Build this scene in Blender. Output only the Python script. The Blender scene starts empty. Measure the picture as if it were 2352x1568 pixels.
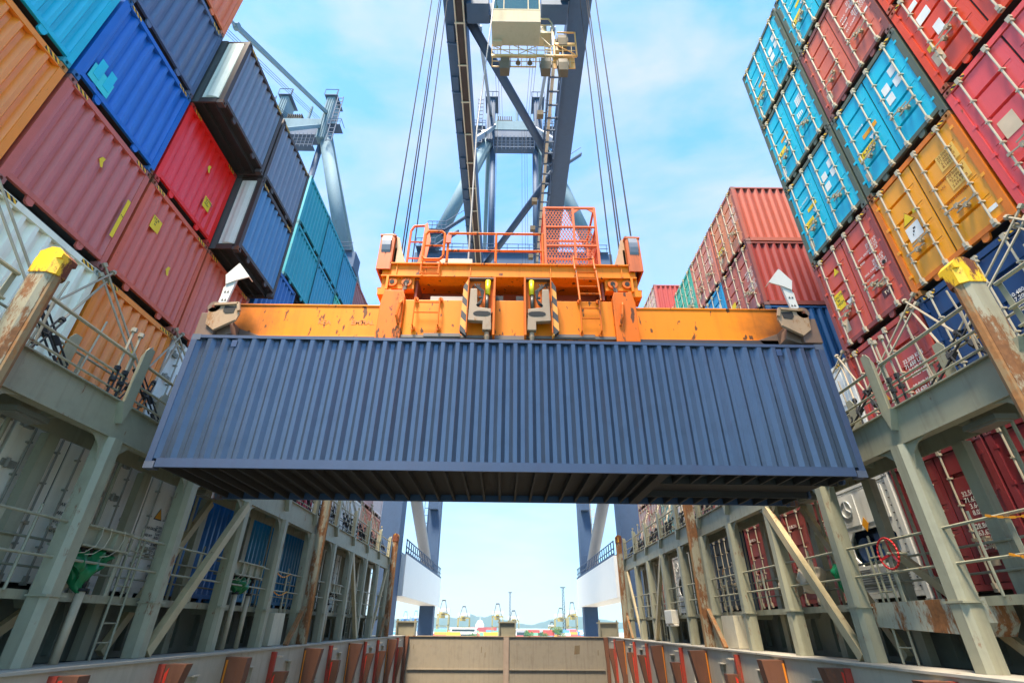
import bpy, bmesh, math, random
from mathutils import Vector, Matrix
random.seed(7)
sc = bpy.context.scene
C = sc.collection
R = math.radians

# ------------------------------------------------------------------ camera, sky, sun, exposure
# world axes: X along the ship (right in the picture), Y towards the quay, Z up; origin at the photographer's eye
pit, yaw, rol = 0.5201, 0.00651, -0.00661
cy, sy, cp, sp, cr, sr = math.cos(yaw), math.sin(yaw), math.cos(pit), math.sin(pit), math.cos(rol), math.sin(rol)
vx = Vector((cy, -sy, 0)); vu = Vector((-sp * sy, -sp * cy, cp)); vf = Vector((cp * sy, cp * cy, sp))
rt = vx * cr - vu * sr; up = vx * sr + vu * cr
cd = bpy.data.cameras.new('camera'); cam = bpy.data.objects.new('camera', cd); C.objects.link(cam)
M = Matrix.Identity(4)
for i in range(3):
    M[i][0] = rt[i]; M[i][1] = up[i]; M[i][2] = -vf[i]
cam.matrix_world = M
cd.sensor_width = 36; cd.lens = 36 * 1139.043 / 2352
cd.clip_start = 0.05; cd.clip_end = 30000
sc.camera = cam
sc.view_settings.view_transform = 'Standard'; sc.view_settings.look = 'None'
sc.view_settings.gamma = 1; sc.view_settings.use_curve_mapping = False
sc.view_settings.exposure = 1.85
sc.cycles.diffuse_bounces = 2; sc.cycles.max_bounces = 8

SUN_EL, SUN_AZ = 68, 204      # azimuth clockwise from +Y (the quay); 180 = straight behind the photographer
w = bpy.data.worlds.new('World'); sc.world = w; w.use_nodes = True
nt = w.node_tree; N = nt.nodes; Lk = nt.links
bg = N['Background']; bg.inputs['Strength'].default_value = 0.103
sky = N.new('ShaderNodeTexSky'); sky.sky_type = 'NISHITA'; sky.sun_disc = False
sky.sun_elevation = R(SUN_EL); sky.sun_rotation = R(SUN_AZ); sky.air_density = 0.9; sky.dust_density = 0.1; sky.ozone_density = 3.0
tc = N.new('ShaderNodeTexCoord'); mp = N.new('ShaderNodeMapping'); mp.inputs['Scale'].default_value = (1.5, 2.2, 4.2)
mp.inputs['Rotation'].default_value = (0.0, R(16), R(20))
no = N.new('ShaderNodeTexNoise'); no.inputs['Scale'].default_value = 1.15; no.inputs['Detail'].default_value = 9; no.inputs['Roughness'].default_value = 0.55; no.inputs['Distortion'].default_value = 0.5
ra = N.new('ShaderNodeValToRGB'); ra.color_ramp.elements[0].position = 0.43; ra.color_ramp.elements[1].position = 0.70
ra.color_ramp.elements[0].color = (0.03,) * 3 + (1,); ra.color_ramp.elements[1].color = (0.85,) * 3 + (1,)
mx = N.new('ShaderNodeMix'); mx.data_type = 'RGBA'
hs = N.new('ShaderNodeMix'); hs.data_type = 'RGBA'; hs.blend_type = 'MULTIPLY'; hs.inputs['Factor'].default_value = 1.0
hs.inputs[7].default_value = (0.82, 1.43, 1.62, 1)
Lk.new(tc.outputs['Generated'], mp.inputs['Vector']); Lk.new(mp.outputs[0], no.inputs['Vector']); Lk.new(no.outputs['Fac'], ra.inputs[0])
Lk.new(ra.outputs[0], mx.inputs['Factor']); Lk.new(sky.outputs[0], hs.inputs[6]); Lk.new(hs.outputs[2], mx.inputs[6])
mx.inputs[7].default_value = (2.5, 2.5, 2.6, 1)
sxyz = N.new('ShaderNodeSeparateXYZ'); Lk.new(tc.outputs['Generated'], sxyz.inputs[0])
hr = N.new('ShaderNodeMapRange'); hr.inputs[1].default_value = 0.0; hr.inputs[2].default_value = 0.55; hr.inputs[3].default_value = 0.42; hr.inputs[4].default_value = 1.0
Lk.new(sxyz.outputs['Z'], hr.inputs[0])
hm = N.new('ShaderNodeVectorMath'); hm.operation = 'SCALE'; Lk.new(hs.outputs[2], hm.inputs[0]); Lk.new(hr.outputs[0], hm.inputs['Scale']); Lk.new(hm.outputs[0], mx.inputs[6])
Lk.new(mx.outputs[2], bg.inputs['Color'])

sd = bpy.data.lights.new('sun', 'SUN'); sd.energy = 4.2; sd.angle = R(12); sd.color = (1.0, 0.90, 0.74)
so = bpy.data.objects.new('sun', sd); C.objects.link(so)
az, el = R(SUN_AZ), R(SUN_EL)
sdir = Vector((math.sin(az) * math.cos(el), math.cos(az) * math.cos(el), math.sin(el)))
so.rotation_euler = sdir.to_track_quat('Z', 'Y').to_euler()
so.location = sdir * 60

# ------------------------------------------------------------------ materials
def lin(r, g, b):
    f = lambda c: (c / 255 / 12.92) if c <= 10 else ((c / 255 + 0.055) / 1.055) ** 2.4
    return (f(r), f(g), f(b), 1)
MATS = {}
def paint(name, rgb, rough=0.5, dirt=0.3, rust=0.0, streak=0.25, metal=0.0, scale=1.0, rustcol=(0.17, 0.055, 0.017), bump=0.0, spec=0.5, fleck=0.0, grease=None):
    """painted steel: broad weathering, vertical run-off streaks, patches of rust"""
    if name in MATS: return MATS[name]
    m = bpy.data.materials.new(name); m.use_nodes = True; MATS[name] = m
    t = m.node_tree; n = t.nodes; l = t.links
    b = n['Principled BSDF']; b.inputs['Metallic'].default_value = metal; b.inputs['Specular IOR Level'].default_value = spec
    g = n.new('ShaderNodeNewGeometry')
    base = lin(*rgb) if max(rgb) > 1.5 else tuple(rgb) + (1,)
    def noise(sx, sz, sca, det, rou=0.6):
        q = n.new('ShaderNodeMapping'); q.inputs['Scale'].default_value = (sx, sx, sz); l.new(g.outputs['Position'], q.inputs['Vector'])
        o = n.new('ShaderNodeTexNoise'); o.inputs['Scale'].default_value = sca * scale; o.inputs['Detail'].default_value = det; o.inputs['Roughness'].default_value = rou
        l.new(q.outputs[0], o.inputs['Vector']); return o.outputs['Fac']
    def ramp(src, a, c):
        r = n.new('ShaderNodeMapRange'); r.inputs[1].default_value = a; r.inputs[2].default_value = c; l.new(src, r.inputs[0]); return r.outputs[0]
    def mix(fac, a, c, mode='MIX', k=None):
        x = n.new('ShaderNodeMix'); x.data_type = 'RGBA'; x.blend_type = mode
        if k is not None:
            mm = n.new('ShaderNodeMath'); mm.operation = 'MULTIPLY'; mm.inputs[1].default_value = k; l.new(fac, mm.inputs[0]); fac = mm.outputs[0]
        l.new(fac, x.inputs['Factor'])
        for s, v in ((6, a), (7, c)):
            if isinstance(v, tuple): x.inputs[s].default_value = v
            else: l.new(v, x.inputs[s])
        return x.outputs[2]
    dk = tuple(c * 0.55 for c in base[:3]) + (1,); 
    li = tuple(min(1, c * 0.88 + 0.06 * (sum(base[:3]) / 3) + 0.006) for c in base[:3]) + (1,)
    c0 = mix(ramp(noise(1, 1, 1.1, 4), 0.35, 0.7), base, li, k=min(1, dirt * 1.6))
    c1 = mix(ramp(noise(1, 1, 3.1, 6), 0.48, 0.75), c0, dk, k=dirt * 0.8)
    if streak: c1 = mix(ramp(noise(1, 0.05, 7.0, 5), 0.52, 0.75), c1, tuple(c * 0.5 + 0.02 * (i == 0) for i, c in enumerate(base[:3])) + (1,), k=streak)
    rg = None
    if rust > 0:
        rf = ramp(noise(1, 0.32, 2.9, 9, 0.74), 0.74 - 0.3 * rust, 0.80 - 0.3 * rust)
        rc = n.new('ShaderNodeMix'); rc.data_type = 'RGBA'; l.new(noise(1, 1, 14, 4), rc.inputs['Factor'])
        rc.inputs[6].default_value = tuple(c * 0.5 for c in rustcol) + (1,); rc.inputs[7].default_value = tuple(c * 1.9 for c in rustcol) + (1,)
        c1 = mix(rf, c1, rc.outputs[2])
        rr = n.new('ShaderNodeMapRange'); rr.inputs[3].default_value = rough; rr.inputs[4].default_value = 0.9; l.new(rf, rr.inputs[0]); rg = rr.outputs[0]
    if fleck: c1 = mix(ramp(noise(1, 0.35, 8.0, 3, 0.5), 0.72 - .1 * fleck, 0.75 - .1 * fleck), c1, (0.06, 0.028, 0.012, 1), k=0.9)
    if grease:                       # oily soot towards the working ends (object space, fixed to the part)
        tcx = n.new('ShaderNodeTexCoord'); sx_ = n.new('ShaderNodeSeparateXYZ'); l.new(tcx.outputs['Object'], sx_.inputs[0])
        ab = n.new('ShaderNodeMath'); ab.operation = 'ABSOLUTE'; l.new(sx_.outputs['X'], ab.inputs[0])
        wob = n.new('ShaderNodeMath'); wob.operation = 'MULTIPLY_ADD'; wob.inputs[1].default_value = 1.6; l.new(noise(1, 1, 1.7, 5), wob.inputs[0]); l.new(ab.outputs[0], wob.inputs[2])
        c1 = mix(ramp(wob.outputs[0], grease[0] + .8, grease[1] + .8), c1, (0.035, 0.022, 0.014, 1), k=0.85)
    l.new(c1, b.inputs['Base Color'])
    if rg is not None: l.new(rg, b.inputs['Roughness'])
    else: b.inputs['Roughness'].default_value = rough
    if bump:
        bp = n.new('ShaderNodeBump'); bp.inputs['Strength'].default_value = bump; bp.inputs['Distance'].default_value = 0.02
        l.new(noise(1, 1, 5, 6), bp.inputs['Height']); l.new(bp.outputs[0], b.inputs['Normal'])
    return m
def plain(name, rgb, rough=0.6, metal=0.0, spec=0.5):
    if name in MATS: return MATS[name]
    m = bpy.data.materials.new(name); m.use_nodes = True; MATS[name] = m
    n = m.node_tree.nodes; l = m.node_tree.links; b = n['Principled BSDF']
    base = lin(*rgb) if max(rgb) > 1.5 else tuple(rgb) + (1,)
    o = n.new('ShaderNodeTexNoise'); o.inputs['Scale'].default_value = 4; o.inputs['Detail'].default_value = 4
    g = n.new('ShaderNodeNewGeometry'); l.new(g.outputs['Position'], o.inputs['Vector'])
    x = n.new('ShaderNodeMix'); x.data_type = 'RGBA'; l.new(o.outputs['Fac'], x.inputs['Factor'])
    x.inputs[6].default_value = tuple(c * 0.8 for c in base[:3]) + (1,); x.inputs[7].default_value = tuple(min(1, c * 1.15) for c in base[:3]) + (1,)
    l.new(x.outputs[2], b.inputs['Base Color'])
    b.inputs['Roughness'].default_value = rough; b.inputs['Metallic'].default_value = metal; b.inputs['Specular IOR Level'].default_value = spec
    return m
def striped(name, c1, c2, freq, axis=(1, 0, 1)):
    """diagonal hazard stripes, in the object's own coordinates"""
    if name in MATS: return MATS[name]
    m = bpy.data.materials.new(name); m.use_nodes = True; MATS[name] = m
    n = m.node_tree.nodes; l = m.node_tree.links; b = n['Principled BSDF']
    t = n.new('ShaderNodeTexCoord'); d = n.new('ShaderNodeVectorMath'); d.operation = 'DOT_PRODUCT'; d.inputs[1].default_value = axis
    l.new(t.outputs['Object'], d.inputs[0])
    a = n.new('ShaderNodeMath'); a.operation = 'MULTIPLY'; a.inputs[1].default_value = freq; l.new(d.outputs['Value'], a.inputs[0])
    f = n.new('ShaderNodeMath'); f.operation = 'FRACT'; l.new(a.outputs[0], f.inputs[0])
    g = n.new('ShaderNodeMath'); g.operation = 'GREATER_THAN'; g.inputs[1].default_value = 0.5; l.new(f.outputs[0], g.inputs[0])
    x = n.new('ShaderNodeMix'); x.data_type = 'RGBA'; l.new(g.outputs[0], x.inputs['Factor'])
    x.inputs[6].default_value = lin(*c1); x.inputs[7].default_value = lin(*c2); l.new(x.outputs[2], b.inputs['Base Color'])
    b.inputs['Roughness'].default_value = 0.6
    return m

GREY = paint('lashing_bridge_paint', (158, 152, 124), 0.55, 0.5, 0.44, 0.55)
GREY2 = paint('coaming_paint', (186, 172, 148), 0.6, 0.4, 0.16, 0.4)
RUSTY = paint('rusted_steel', (142, 112, 74), 0.8, 0.5, 0.88, 0.3, rustcol=(0.25, 0.10, 0.028))
GUIDE = paint('worn_guide_steel', (112, 66, 40), 0.7, 0.5, 0.6, 0.7, rustcol=(0.16, 0.05, 0.02))
GUIDER = paint('red_oxide_paint', (176, 56, 32), 0.65, 0.5, 0.74, 0.5, rustcol=(0.16, 0.05, 0.02))
YEL = paint('yellow_cap_paint', (250, 190, 10), 0.5, 0.25, 0.95, 0.1, rustcol=(0.12, 0.03, 0.01))
BLACK = plain('black_rubber', (22, 22, 22), 0.7)
DARK = plain('dark_gap', (30, 28, 26), 0.8)
ROD = paint('galvanised_rod', (176, 160, 132), 0.5, 0.4, 0.3, 0, metal=0.25)
STEEL = paint('zinc_bar', (190, 176, 148), 0.45, 0.3, 0.22, 0)
ORG = paint('spreader_orange', (240, 128, 0), 0.5, 0.12, 0.30, 0.5, rustcol=(0.09, 0.035, 0.015), spec=.25, fleck=.8)
ORGB = paint('spreader_beam_orange', (240, 128, 0), 0.5, 0.12, 0.28, 0.45, rustcol=(0.09, 0.035, 0.015), spec=.25, fleck=.8, grease=(4.7, 5.9))
ORGR = paint('spreader_orange_worn', (226, 104, 0), 0.55, 0.2, 0.58, 0.55, rustcol=(0.07, 0.03, 0.015), spec=.25, fleck=1.0)
ORGD = paint('spreader_greasy_steel', (110, 84, 66), 0.55, 0.5, 0.5, 0.4, rustcol=(0.10, 0.06, 0.035))
WORN = paint('scraped_casting', (160, 130, 98), 0.5, 0.5, 0.66, 0.3, rustcol=(0.2, 0.09, 0.03))
MESHO = paint('cage_orange', (220, 92, 16), 0.6, 0.15, 0.3, 0)
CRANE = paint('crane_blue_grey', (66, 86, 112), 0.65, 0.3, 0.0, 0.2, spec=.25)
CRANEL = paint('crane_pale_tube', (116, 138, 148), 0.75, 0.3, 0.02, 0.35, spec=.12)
CRWHITE = paint('crane_white', (244, 238, 226), 0.5, 0.1, 0.0, 0.15)
CABM = paint('cab_beige', (196, 180, 150), 0.8, 0.2, 0.02, 0.2, spec=.1)
TRAYM = plain('brown_cable_tray', (58, 44, 40), 0.7)
TRAYL = plain('tray_edge', (190, 178, 158), 0.5)
WIRE = plain('wire_rope', (24, 24, 34), 0.8)
WHITEP = plain('white_label', (240, 236, 226), 0.6)
YELP = plain('yellow_label', (252, 206, 30), 0.6)
BEIGEP = plain('beige_label', (226, 196, 160), 0.7)
AMBER = plain('amber_label', (240, 160, 20), 0.6)
INKW = plain('white_lettering', (240, 232, 220), 0.6)
INKD = plain('dark_lettering', (50, 46, 44), 0.6)
INKO = plain('brown_lettering', (170, 96, 20), 0.6)
WARM = paint('white_flipper', (206, 200, 188), 0.45, 0.25, 0.2, 0.2)
HAZ = striped('hazard_stripes', (250, 190, 40), (30, 28, 26), 9)
HAZB = striped('guide_stripes', (240, 150, 50), (52, 46, 42), 3.2, (1.0, 0, 0.85))
YCYL = paint('yellow_cylinder', (250, 214, 20), 0.35, 0.1, 0.08, 0)
LAMPG = plain('lamp_glass', (230, 228, 216), 0.2)
FLOODM = plain('floodlight_housing', (110, 98, 82), 0.8, 0, .1)
GLASS = plain('green_tinted_glass', (34, 62, 30), 0.05, 0, 0.9)
GREENT = plain('green_tarpaulin', (8, 110, 62), 0.35)
CANV = plain('beige_canvas', (206, 186, 158), 0.8)
REDP = plain('red_handwheel_paint', (190, 26, 20), 0.4)
CHAIN = paint('orange_chain', (236, 150, 20), 0.5, 0.3, 0.3, 0)

# ------------------------------------------------------------------ mesh helpers
class MB:
    def __init__(s): s.v = []; s.f = []
    def poly(s, pts):
        i = len(s.v); s.v += [tuple(p) for p in pts]; s.f.append(tuple(range(i, i + len(pts))))
    def hexa(s, p):
        i = len(s.v); s.v += [tuple(q) for q in p]
        for f in ((0, 3, 2, 1), (4, 5, 6, 7), (0, 1, 5, 4), (1, 2, 6, 5), (2, 3, 7, 6), (3, 0, 4, 7)): s.f.append(tuple(i + k for k in f))
    def box(s, x0, x1, y0, y1, z0, z1):
        if x0 > x1: x0, x1 = x1, x0
        if y0 > y1: y0, y1 = y1, y0
        if z0 > z1: z0, z1 = z1, z0
        s.hexa([(x0, y0, z0), (x1, y0, z0), (x1, y1, z0), (x0, y1, z0), (x0, y0, z1), (x1, y0, z1), (x1, y1, z1), (x0, y1, z1)]); return s
    def bar(s, p, q, w, h=None, ref=(0, 0, 1)):
        """rectangular bar from p to q; w is the width across ref, h the height along ref"""
        h = h or w; p = Vector(p); q = Vector(q); d = (q - p).normalized(); rf = Vector(ref)
        if abs(d.dot(rf)) > 0.98: rf = Vector((1, 0, 0)) if abs(d.x) < 0.9 else Vector((0, 1, 0))
        a = d.cross(rf).normalized() * w / 2; b = a.cross(d).normalized() * h / 2
        s.hexa([p - a - b, p + a - b, p + a + b, p - a + b, q - a - b, q + a - b, q + a + b, q - a + b]); return s
    def tube(s, p, q, r, n=8, r2=None, cap=True):
        p = Vector(p); q = Vector(q); d = (q - p).normalized(); r2 = r if r2 is None else r2
        a = d.orthogonal().normalized(); b = d.cross(a); i = len(s.v)
        for k in range(n):
            t = 2 * math.pi * k / n; e = a * math.cos(t) + b * math.sin(t)
            s.v.append(tuple(p + e * r)); s.v.append(tuple(q + e * r2))
        for k in range(n):
            m = (k + 1) % n; s.f.append((i + 2 * k, i + 2 * m, i + 2 * m + 1, i + 2 * k + 1))
        if cap:
            s.f.append(tuple(i + 2 * k for k in reversed(range(n)))); s.f.append(tuple(i + 2 * k + 1 for k in range(n)))
        return s
    def path(s, pts, r, n=6):
        for a, b in zip(pts, pts[1:]): s.tube(a, b, r, n)
        return s
    def prism(s, poly, axis, a, b):
        """extrude a 2-D outline along x, y or z between a and b"""
        def P(u, v, k): return {'x': (k, u, v), 'y': (u, k, v), 'z': (u, v, k)}[axis]
        n = len(poly); i = len(s.v)
        s.v += [P(u, v, a) for u, v in poly] + [P(u, v, b) for u, v in poly]
        s.f.append(tuple(i + k for k in range(n))); s.f.append(tuple(i + n + k for k in reversed(range(n))))
        for k in range(n):
            m = (k + 1) % n; s.f.append((i + k, i + n + k, i + n + m, i + m))
        return s
    def corr(s, axis, a0, a1, z0, z1, base, depth, period, sign, flat=0.27, thick=0.0):
        """corrugated sheet: waves run along axis ('x' or 'y'), ridges vertical; base = outer plane, sign = inward direction"""
        L = a1 - a0; n = max(1, round(L / period)); P = L / n; prof = []
        for k in range(n):
            o = a0 + k * P
            for f, d in ((0, 0), (flat, 0), (0.5, 1), (0.5 + flat, 1)): prof.append((o + f * P, base + sign * depth * d))
        prof.append((a1, base)); i = len(s.v)
        for u, d in prof:
            for z in (z0, z1): s.v.append((u, d, z) if axis == 'x' else (d, u, z))
        for k in range(len(prof) - 1): s.f.append((i + 2 * k, i + 2 * k + 2, i + 2 * k + 3, i + 2 * k + 1))
        return s
    def panel(s, x0, x1, z0, z1, yb, yf, b):
        """raised panel with sloping edges on a wall that faces -y"""
        i = len(s.v)
        s.v += [(x0, yb, z0), (x1, yb, z0), (x1, yb, z1), (x0, yb, z1), (x0 + b * .4, yf, z0 + b), (x1 - b * .4, yf, z0 + b), (x1 - b * .4, yf, z1 - b), (x0 + b * .4, yf, z1 - b)]
        for f in ((4, 5, 6, 7), (0, 1, 5, 4), (1, 2, 6, 5), (2, 3, 7, 6), (3, 0, 4, 7)): s.f.append(tuple(i + k for k in f))
        return s
    def mesh(s, name):
        m = bpy.data.meshes.new(name); m.from_pydata(s.v, [], s.f)
        bm = bmesh.new(); bm.from_mesh(m); bmesh.ops.recalc_face_normals(bm, faces=bm.faces); bm.to_mesh(m); bm.free()
        return m
def link(name, me, mat, parent=None, smooth=False, loc=None):
    if not me.materials: me.materials.append(None)
    o = bpy.data.objects.new(name, me); C.objects.link(o)
    o.material_slots[0].link = 'OBJECT'; o.material_slots[0].material = mat
    if parent is not None: o.parent = parent
    if loc is not None: o.location = loc
    if smooth:
        for p in me.polygons: p.use_smooth = True
    return o
def build(mb, name, mat, parent=None, smooth=False, bevel=0.0, loc=None):
    me = mb.mesh(name)
    if bevel:
        bm = bmesh.new(); bm.from_mesh(me); bmesh.ops.remove_doubles(bm, verts=bm.verts, dist=1e-5)
        ed = [e for e in bm.edges if len(e.link_faces) == 2 and e.calc_face_angle(0) > 0.6]
        bmesh.ops.bevel(bm, geom=ed, offset=bevel, segments=2, affect='EDGES', profile=0.6); bm.to_mesh(me); bm.free()
    return link(name, me, mat, parent, smooth, loc)
def tag(o, label=None, cat=None, group=None, kind=None):
    if label: o['label'] = label
    if cat: o['category'] = cat
    if group: o['group'] = group
    if kind: o['kind'] = kind
    return o
def thing(name, label, cat, loc=(0, 0, 0), rz=0.0, group=None):
    o = bpy.data.objects.new(name, None); o.empty_display_size = 0.2; C.objects.link(o)
    o.location = loc; o.rotation_euler = (0, 0, rz)
    return tag(o, label, cat, group)
CACHE = {}
def cached(key, fn):
    if key not in CACHE: CACHE[key] = fn().mesh(str(key[0]))
    return CACHE[key]
def text_mesh(body, size, align='LEFT'):
    k = ('text', body, size, align)
    if k in CACHE: return CACHE[k]
    cu = bpy.data.curves.new('lettering', 'FONT'); cu.body = body; cu.size = size; cu.align_x = align; cu.resolution_u = 2; cu.space_line = 0.95; cu.offset = size * 0.022
    ob = bpy.data.objects.new('lettering', cu); C.objects.link(ob)
    dg = bpy.context.evaluated_depsgraph_get(); me = bpy.data.meshes.new_from_object(ob.evaluated_get(dg))
    bpy.data.objects.remove(ob); bpy.data.curves.remove(cu)
    me.transform(Matrix.Rotation(R(90), 4, 'X')); me.materials.clear()
    CACHE[k] = me; return me

# ------------------------------------------------------------------ containers
# a container's own axes: x across its end, y into its length, z up; the end it shows is the plane y = 0
HW = 1.215
def m_frame(h, L):
    b = MB()
    for y0, y1 in ((0.0, 0.11), (L - 0.11, L)):
        for s in (-1, 1): b.box(s * (HW - 0.13), s * HW, y0, y1, 0.118, h - 0.118)
        b.box(-HW + 0.13, HW - 0.13, y0 + 0.004, y1 - 0.02, h - 0.13, h - 0.012)
        b.box(-HW + 0.13, HW - 0.13, y0 + 0.006, y1 - 0.02, 0.17, 0.27)
    for s in (-1, 1):
        b.box(s * (HW - 0.06), s * (HW - 0.004), 0.11, L - 0.11, h - 0.075, h - 0.014)
        b.box(s * (HW - 0.05), s * (HW - 0.003), 0.178, L - 0.178, 0.018, 0.172)
        b.prism([(s * 0.50, 0.17), (s * 0.66, 0.17), (s * 0.64, 0.06), (s * 0.60, 0.03), (s * 0.54, 0.03), (s * 0.50, 0.06)], 'y', 0.015, 0.06)
    return b
def m_cast():
    b = MB(); X, Y, Z = 0.082, 0.17, 0.118
    ring = [(x, z) for x, z in ((-X, 0), (0, 0), (X, 0), (X, Z / 2), (X, Z), (0, Z), (-X, Z), (-X, Z / 2))]
    hole = [(0.032 * math.cos(t), Z / 2 + 0.046 * math.sin(t)) for t in [2 * math.pi * k / 8 - R(135) for k in range(8)]]
    i = len(b.v); b.v += [(x, 0, z) for x, z in ring] + [(x, 0, z) for x, z in hole] + [(x, 0.1, z) for x, z in hole] + [(x, Y, z) for x, z in ring]
    for k in range(8):
        m = (k + 1) % 8
        b.f.append((i + k, i + m, i + 8 + m, i + 8 + k)); b.f.append((i + 8 + k, i + 8 + m, i + 16 + m, i + 16 + k)); b.f.append((i + k, i + 24 + k, i + 24 + m, i + m))
    b.f.append(tuple(i + 16 + k for k in range(8))); b.f.append(tuple(i + 24 + k for k in range(8)))
    return b
def m_end(h):
    b = MB(); b.corr('x', -HW + 0.13, HW - 0.13, 0.27, h - 0.13, 0.022, 0.078, 0.262, 1, 0.28); return b
def m_side(h, L, s, p=0.278):
    b = MB(); b.corr('y', 0.11, L - 0.11, 0.17, h - 0.07, s * (HW - 0.010), 0.066, p, -s, 0.26)
    return b
def m_roof(h, L):
    b = MB(); n = 40
    for k in range(n):
        a = 0.11 + (L - 0.22) * k / n; c = 0.11 + (L - 0.22) * (k + 1) / n; m = (a + c) / 2
        b.poly([(-HW + .06, a, h - .04), (HW - .06, a, h - .04), (HW - .06, m, h - .02), (-HW + .06, m, h - .02)])
        b.poly([(-HW + .06, m, h - .02), (HW - .06, m, h - .02), (HW - .06, c, h - .04), (-HW + .06, c, h - .04)])
    return b
def m_floor(L, goose=False):
    b = MB(); b.box(-HW + .051, HW - .051, 0.06, L - .06, 0.152, 0.164); g0 = 3.4 if goose else 0
    n = int((L - 0.5) / 0.31)
    for k in range(n + 1):
        y = 0.25 + (L - 0.5) * k / n
        if goose and y < g0:
            for s in (-1, 1): b.box(s * 0.52, s * (HW - .052), y - .02, y + .02, 0.03, 0.15)
        else: b.box(-HW + .052, HW - .052, y - .02, y + .02, 0.03, 0.15)
    if goose:
        for s in (-1, 1): b.box(s * 0.49, s * 0.52, 0.1, g0, 0.022, 0.15)
        b.box(-0.49, 0.49, 0.12, g0, 0.135, 0.149); b.box(-HW + .055, HW - .055, g0 - .05, g0 + .13, 0.020, 0.15)
    return b
def m_leaf(s, h, style):
    b = MB(); x0, x1 = (0.02, HW - 0.135); z0, z1 = 0.275, h - 0.14
    if s < 0: x0, x1 = -x1, -x0
    if style == 'flat':
        b.box(x0, x1, 0.03, 0.09, z0, z1)
    else:
        b.box(x0, x1, 0.085, 0.11, z0, z1); n = 5; gap = 0.055; e = 0.075
        b.box(x0, x0 + e, 0.028, 0.085, z0, z1); b.box(x1 - e, x1, 0.028, 0.085, z0, z1)
        H = (z1 - z0 - gap * (n - 1)) / n
        for k in range(n):
            a = z0 + k * (H + gap); b.panel(x0 + e - .004, x1 - e + .004, a, a + H, 0.086, 0.026, 0.012)
            if k < n - 1:
                b.box(x0 + e, x0 + e + .16, 0.03, .086, a + H - .002, a + H + gap + .002); b.box(x1 - e - .16, x1 - e, 0.03, .086, a + H - .002, a + H + gap + .002)
    if style == 'flat': return b
    for k in range(4):                                      # hinges on the outer edge
        z = z0 + (z1 - z0) * (0.09 + 0.273 * k); o = x1 if s > 0 else x0
        b.box(o - 0.02 * s, o + 0.06 * s, -0.004, 0.03, z - .035, z + .035)
    return b
def m_gasket(h):
    b = MB(); z0, z1 = 0.27, h - 0.13
    b.box(-0.022, 0.022, 0.05, 0.06, z0, z1); b.box(-HW + .13, HW - .13, 0.07, 0.075, z0 - .0, z0 + .012); b.box(-HW + .13, HW - .13, 0.07, 0.075, z1 - .012, z1)
    for s in (-1, 1): b.box(s * (HW - .14), s * (HW - .128), 0.06, 0.07, z0, z1)
    b.box(-HW + .13, HW - .13, 0.105, 0.11, z0, z1)
    return b
def m_hinge(s):
    b = MB(); b.box(s * -.16, s * .10, -.035, .03, -.055, .055); b.tube((s * .02, -.045, -.075), (s * .02, -.045, .075), .028, 8)
    for k in (-.12, -.07): b.tube((s * k, -.045, 0), (s * k, -.034, 0), .018, 6)
    return b
def m_bar(h):
    b = MB(); z0, z1 = 0.13, h - 0.06
    b.tube((0, -.03, z0), (0, -.03, z1), 0.0185, 8)
    for z in (z0 + .10, z1 - .06): b.box(-.032, .032, -.058, .02, z - .045, z + .045)
    b.box(-.045, .045, -.045, .02, z0 + .0, z0 + .05); b.box(-.045, .045, -.045, .02, z1 - .02, z1 + .03)
    for k in (0.22, 0.40, 0.58, 0.78): b.box(-.030, .030, -.054, .03, z0 + (z1 - z0) * k - .014, z0 + (z1 - z0) * k + .014)
    return b
def m_handle(s):
    b = MB(); b.bar((0, -.062, 0), (s * 0.44, -.045, -.03), 0.014, 0.03); b.box(s * .19, s * .27, -.062, .02, -.05, .03); b.box(-.032, .032, -.07, -.02, -.03, .03)
    b.box(s * .21, s * .245, -.08, .0, -.085, -.02)
    return b
def m_machine(h):
    """reefer machinery end: white front plate with a recessed dark bay, bolted hatches, fan grille and a lower grille"""
    b = MB(); W = HW - .14
    z0, z1 = 0.28, h - .14; a, c = 0.86, 1.62
    b.box(-W, W, 0.02, 0.07, c, z1); b.box(-W, W, 0.02, 0.07, z0, a)
    b.box(-W, -0.80, 0.02, 0.07, a, c); b.box(0.86, W, 0.02, 0.07, a, c)
    for s, x in ((-1, -0.80), (1, 0.86)):
        for z, u in ((a, 1), (c, -1)): b.prism([(x, z), (x - s * .22, z), (x, z + u * .22)], 'y', 0.021, 0.069)
    for x0, x1, y0, y1 in ((-.92, -.16, c + .12, z1 - .1), (.10, .9, c + .12, z1 - .1)): b.box(x0, x1, 0.0, 0.02, y0, y1)
    for k in range(26):
        t = k / 25; b.box(-W + .03 + t * (2 * W - .06) - .012, -W + .03 + t * (2 * W - .06) + .012, 0.008, 0.02, z1 - .045, z1 - .021)
    return b
def placard(par, x0, x1, z0, z1, mat, name='placard', y=0.022, shape=None):
    b = MB()
    b.prism(shape or [(x0, z0), (x1, z0), (x1, z1), (x0, z1)], 'y', y - .003, y)
    return build(b, name, mat, par)
def writing(par, body, x, z, size, mat, name='lettering', y=0.018, align='LEFT'):
    return link(name, text_mesh(body, size, align), mat, par, loc=(x, y, z))
GROSS = 'MAX. GROSS\n\nTARE\n\n\nMAX. CARGO\nCU. CAP.'
NUMS = ['30.480 KGS\n67.200 LBS\n  3.860 KGS\n  8.510 LBS\n\n26.620 KGS\n58.690 LBS\n  76.4 CU.M\n2.700 CU.FT', '32.500 KGS\n71.650 LBS\n  3.640 KGS\n  8.020 LBS\n\n28.860 KGS\n63.630 LBS\n  67.5 CU.M\n2.394 CU.FT']
FR = {}
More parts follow.
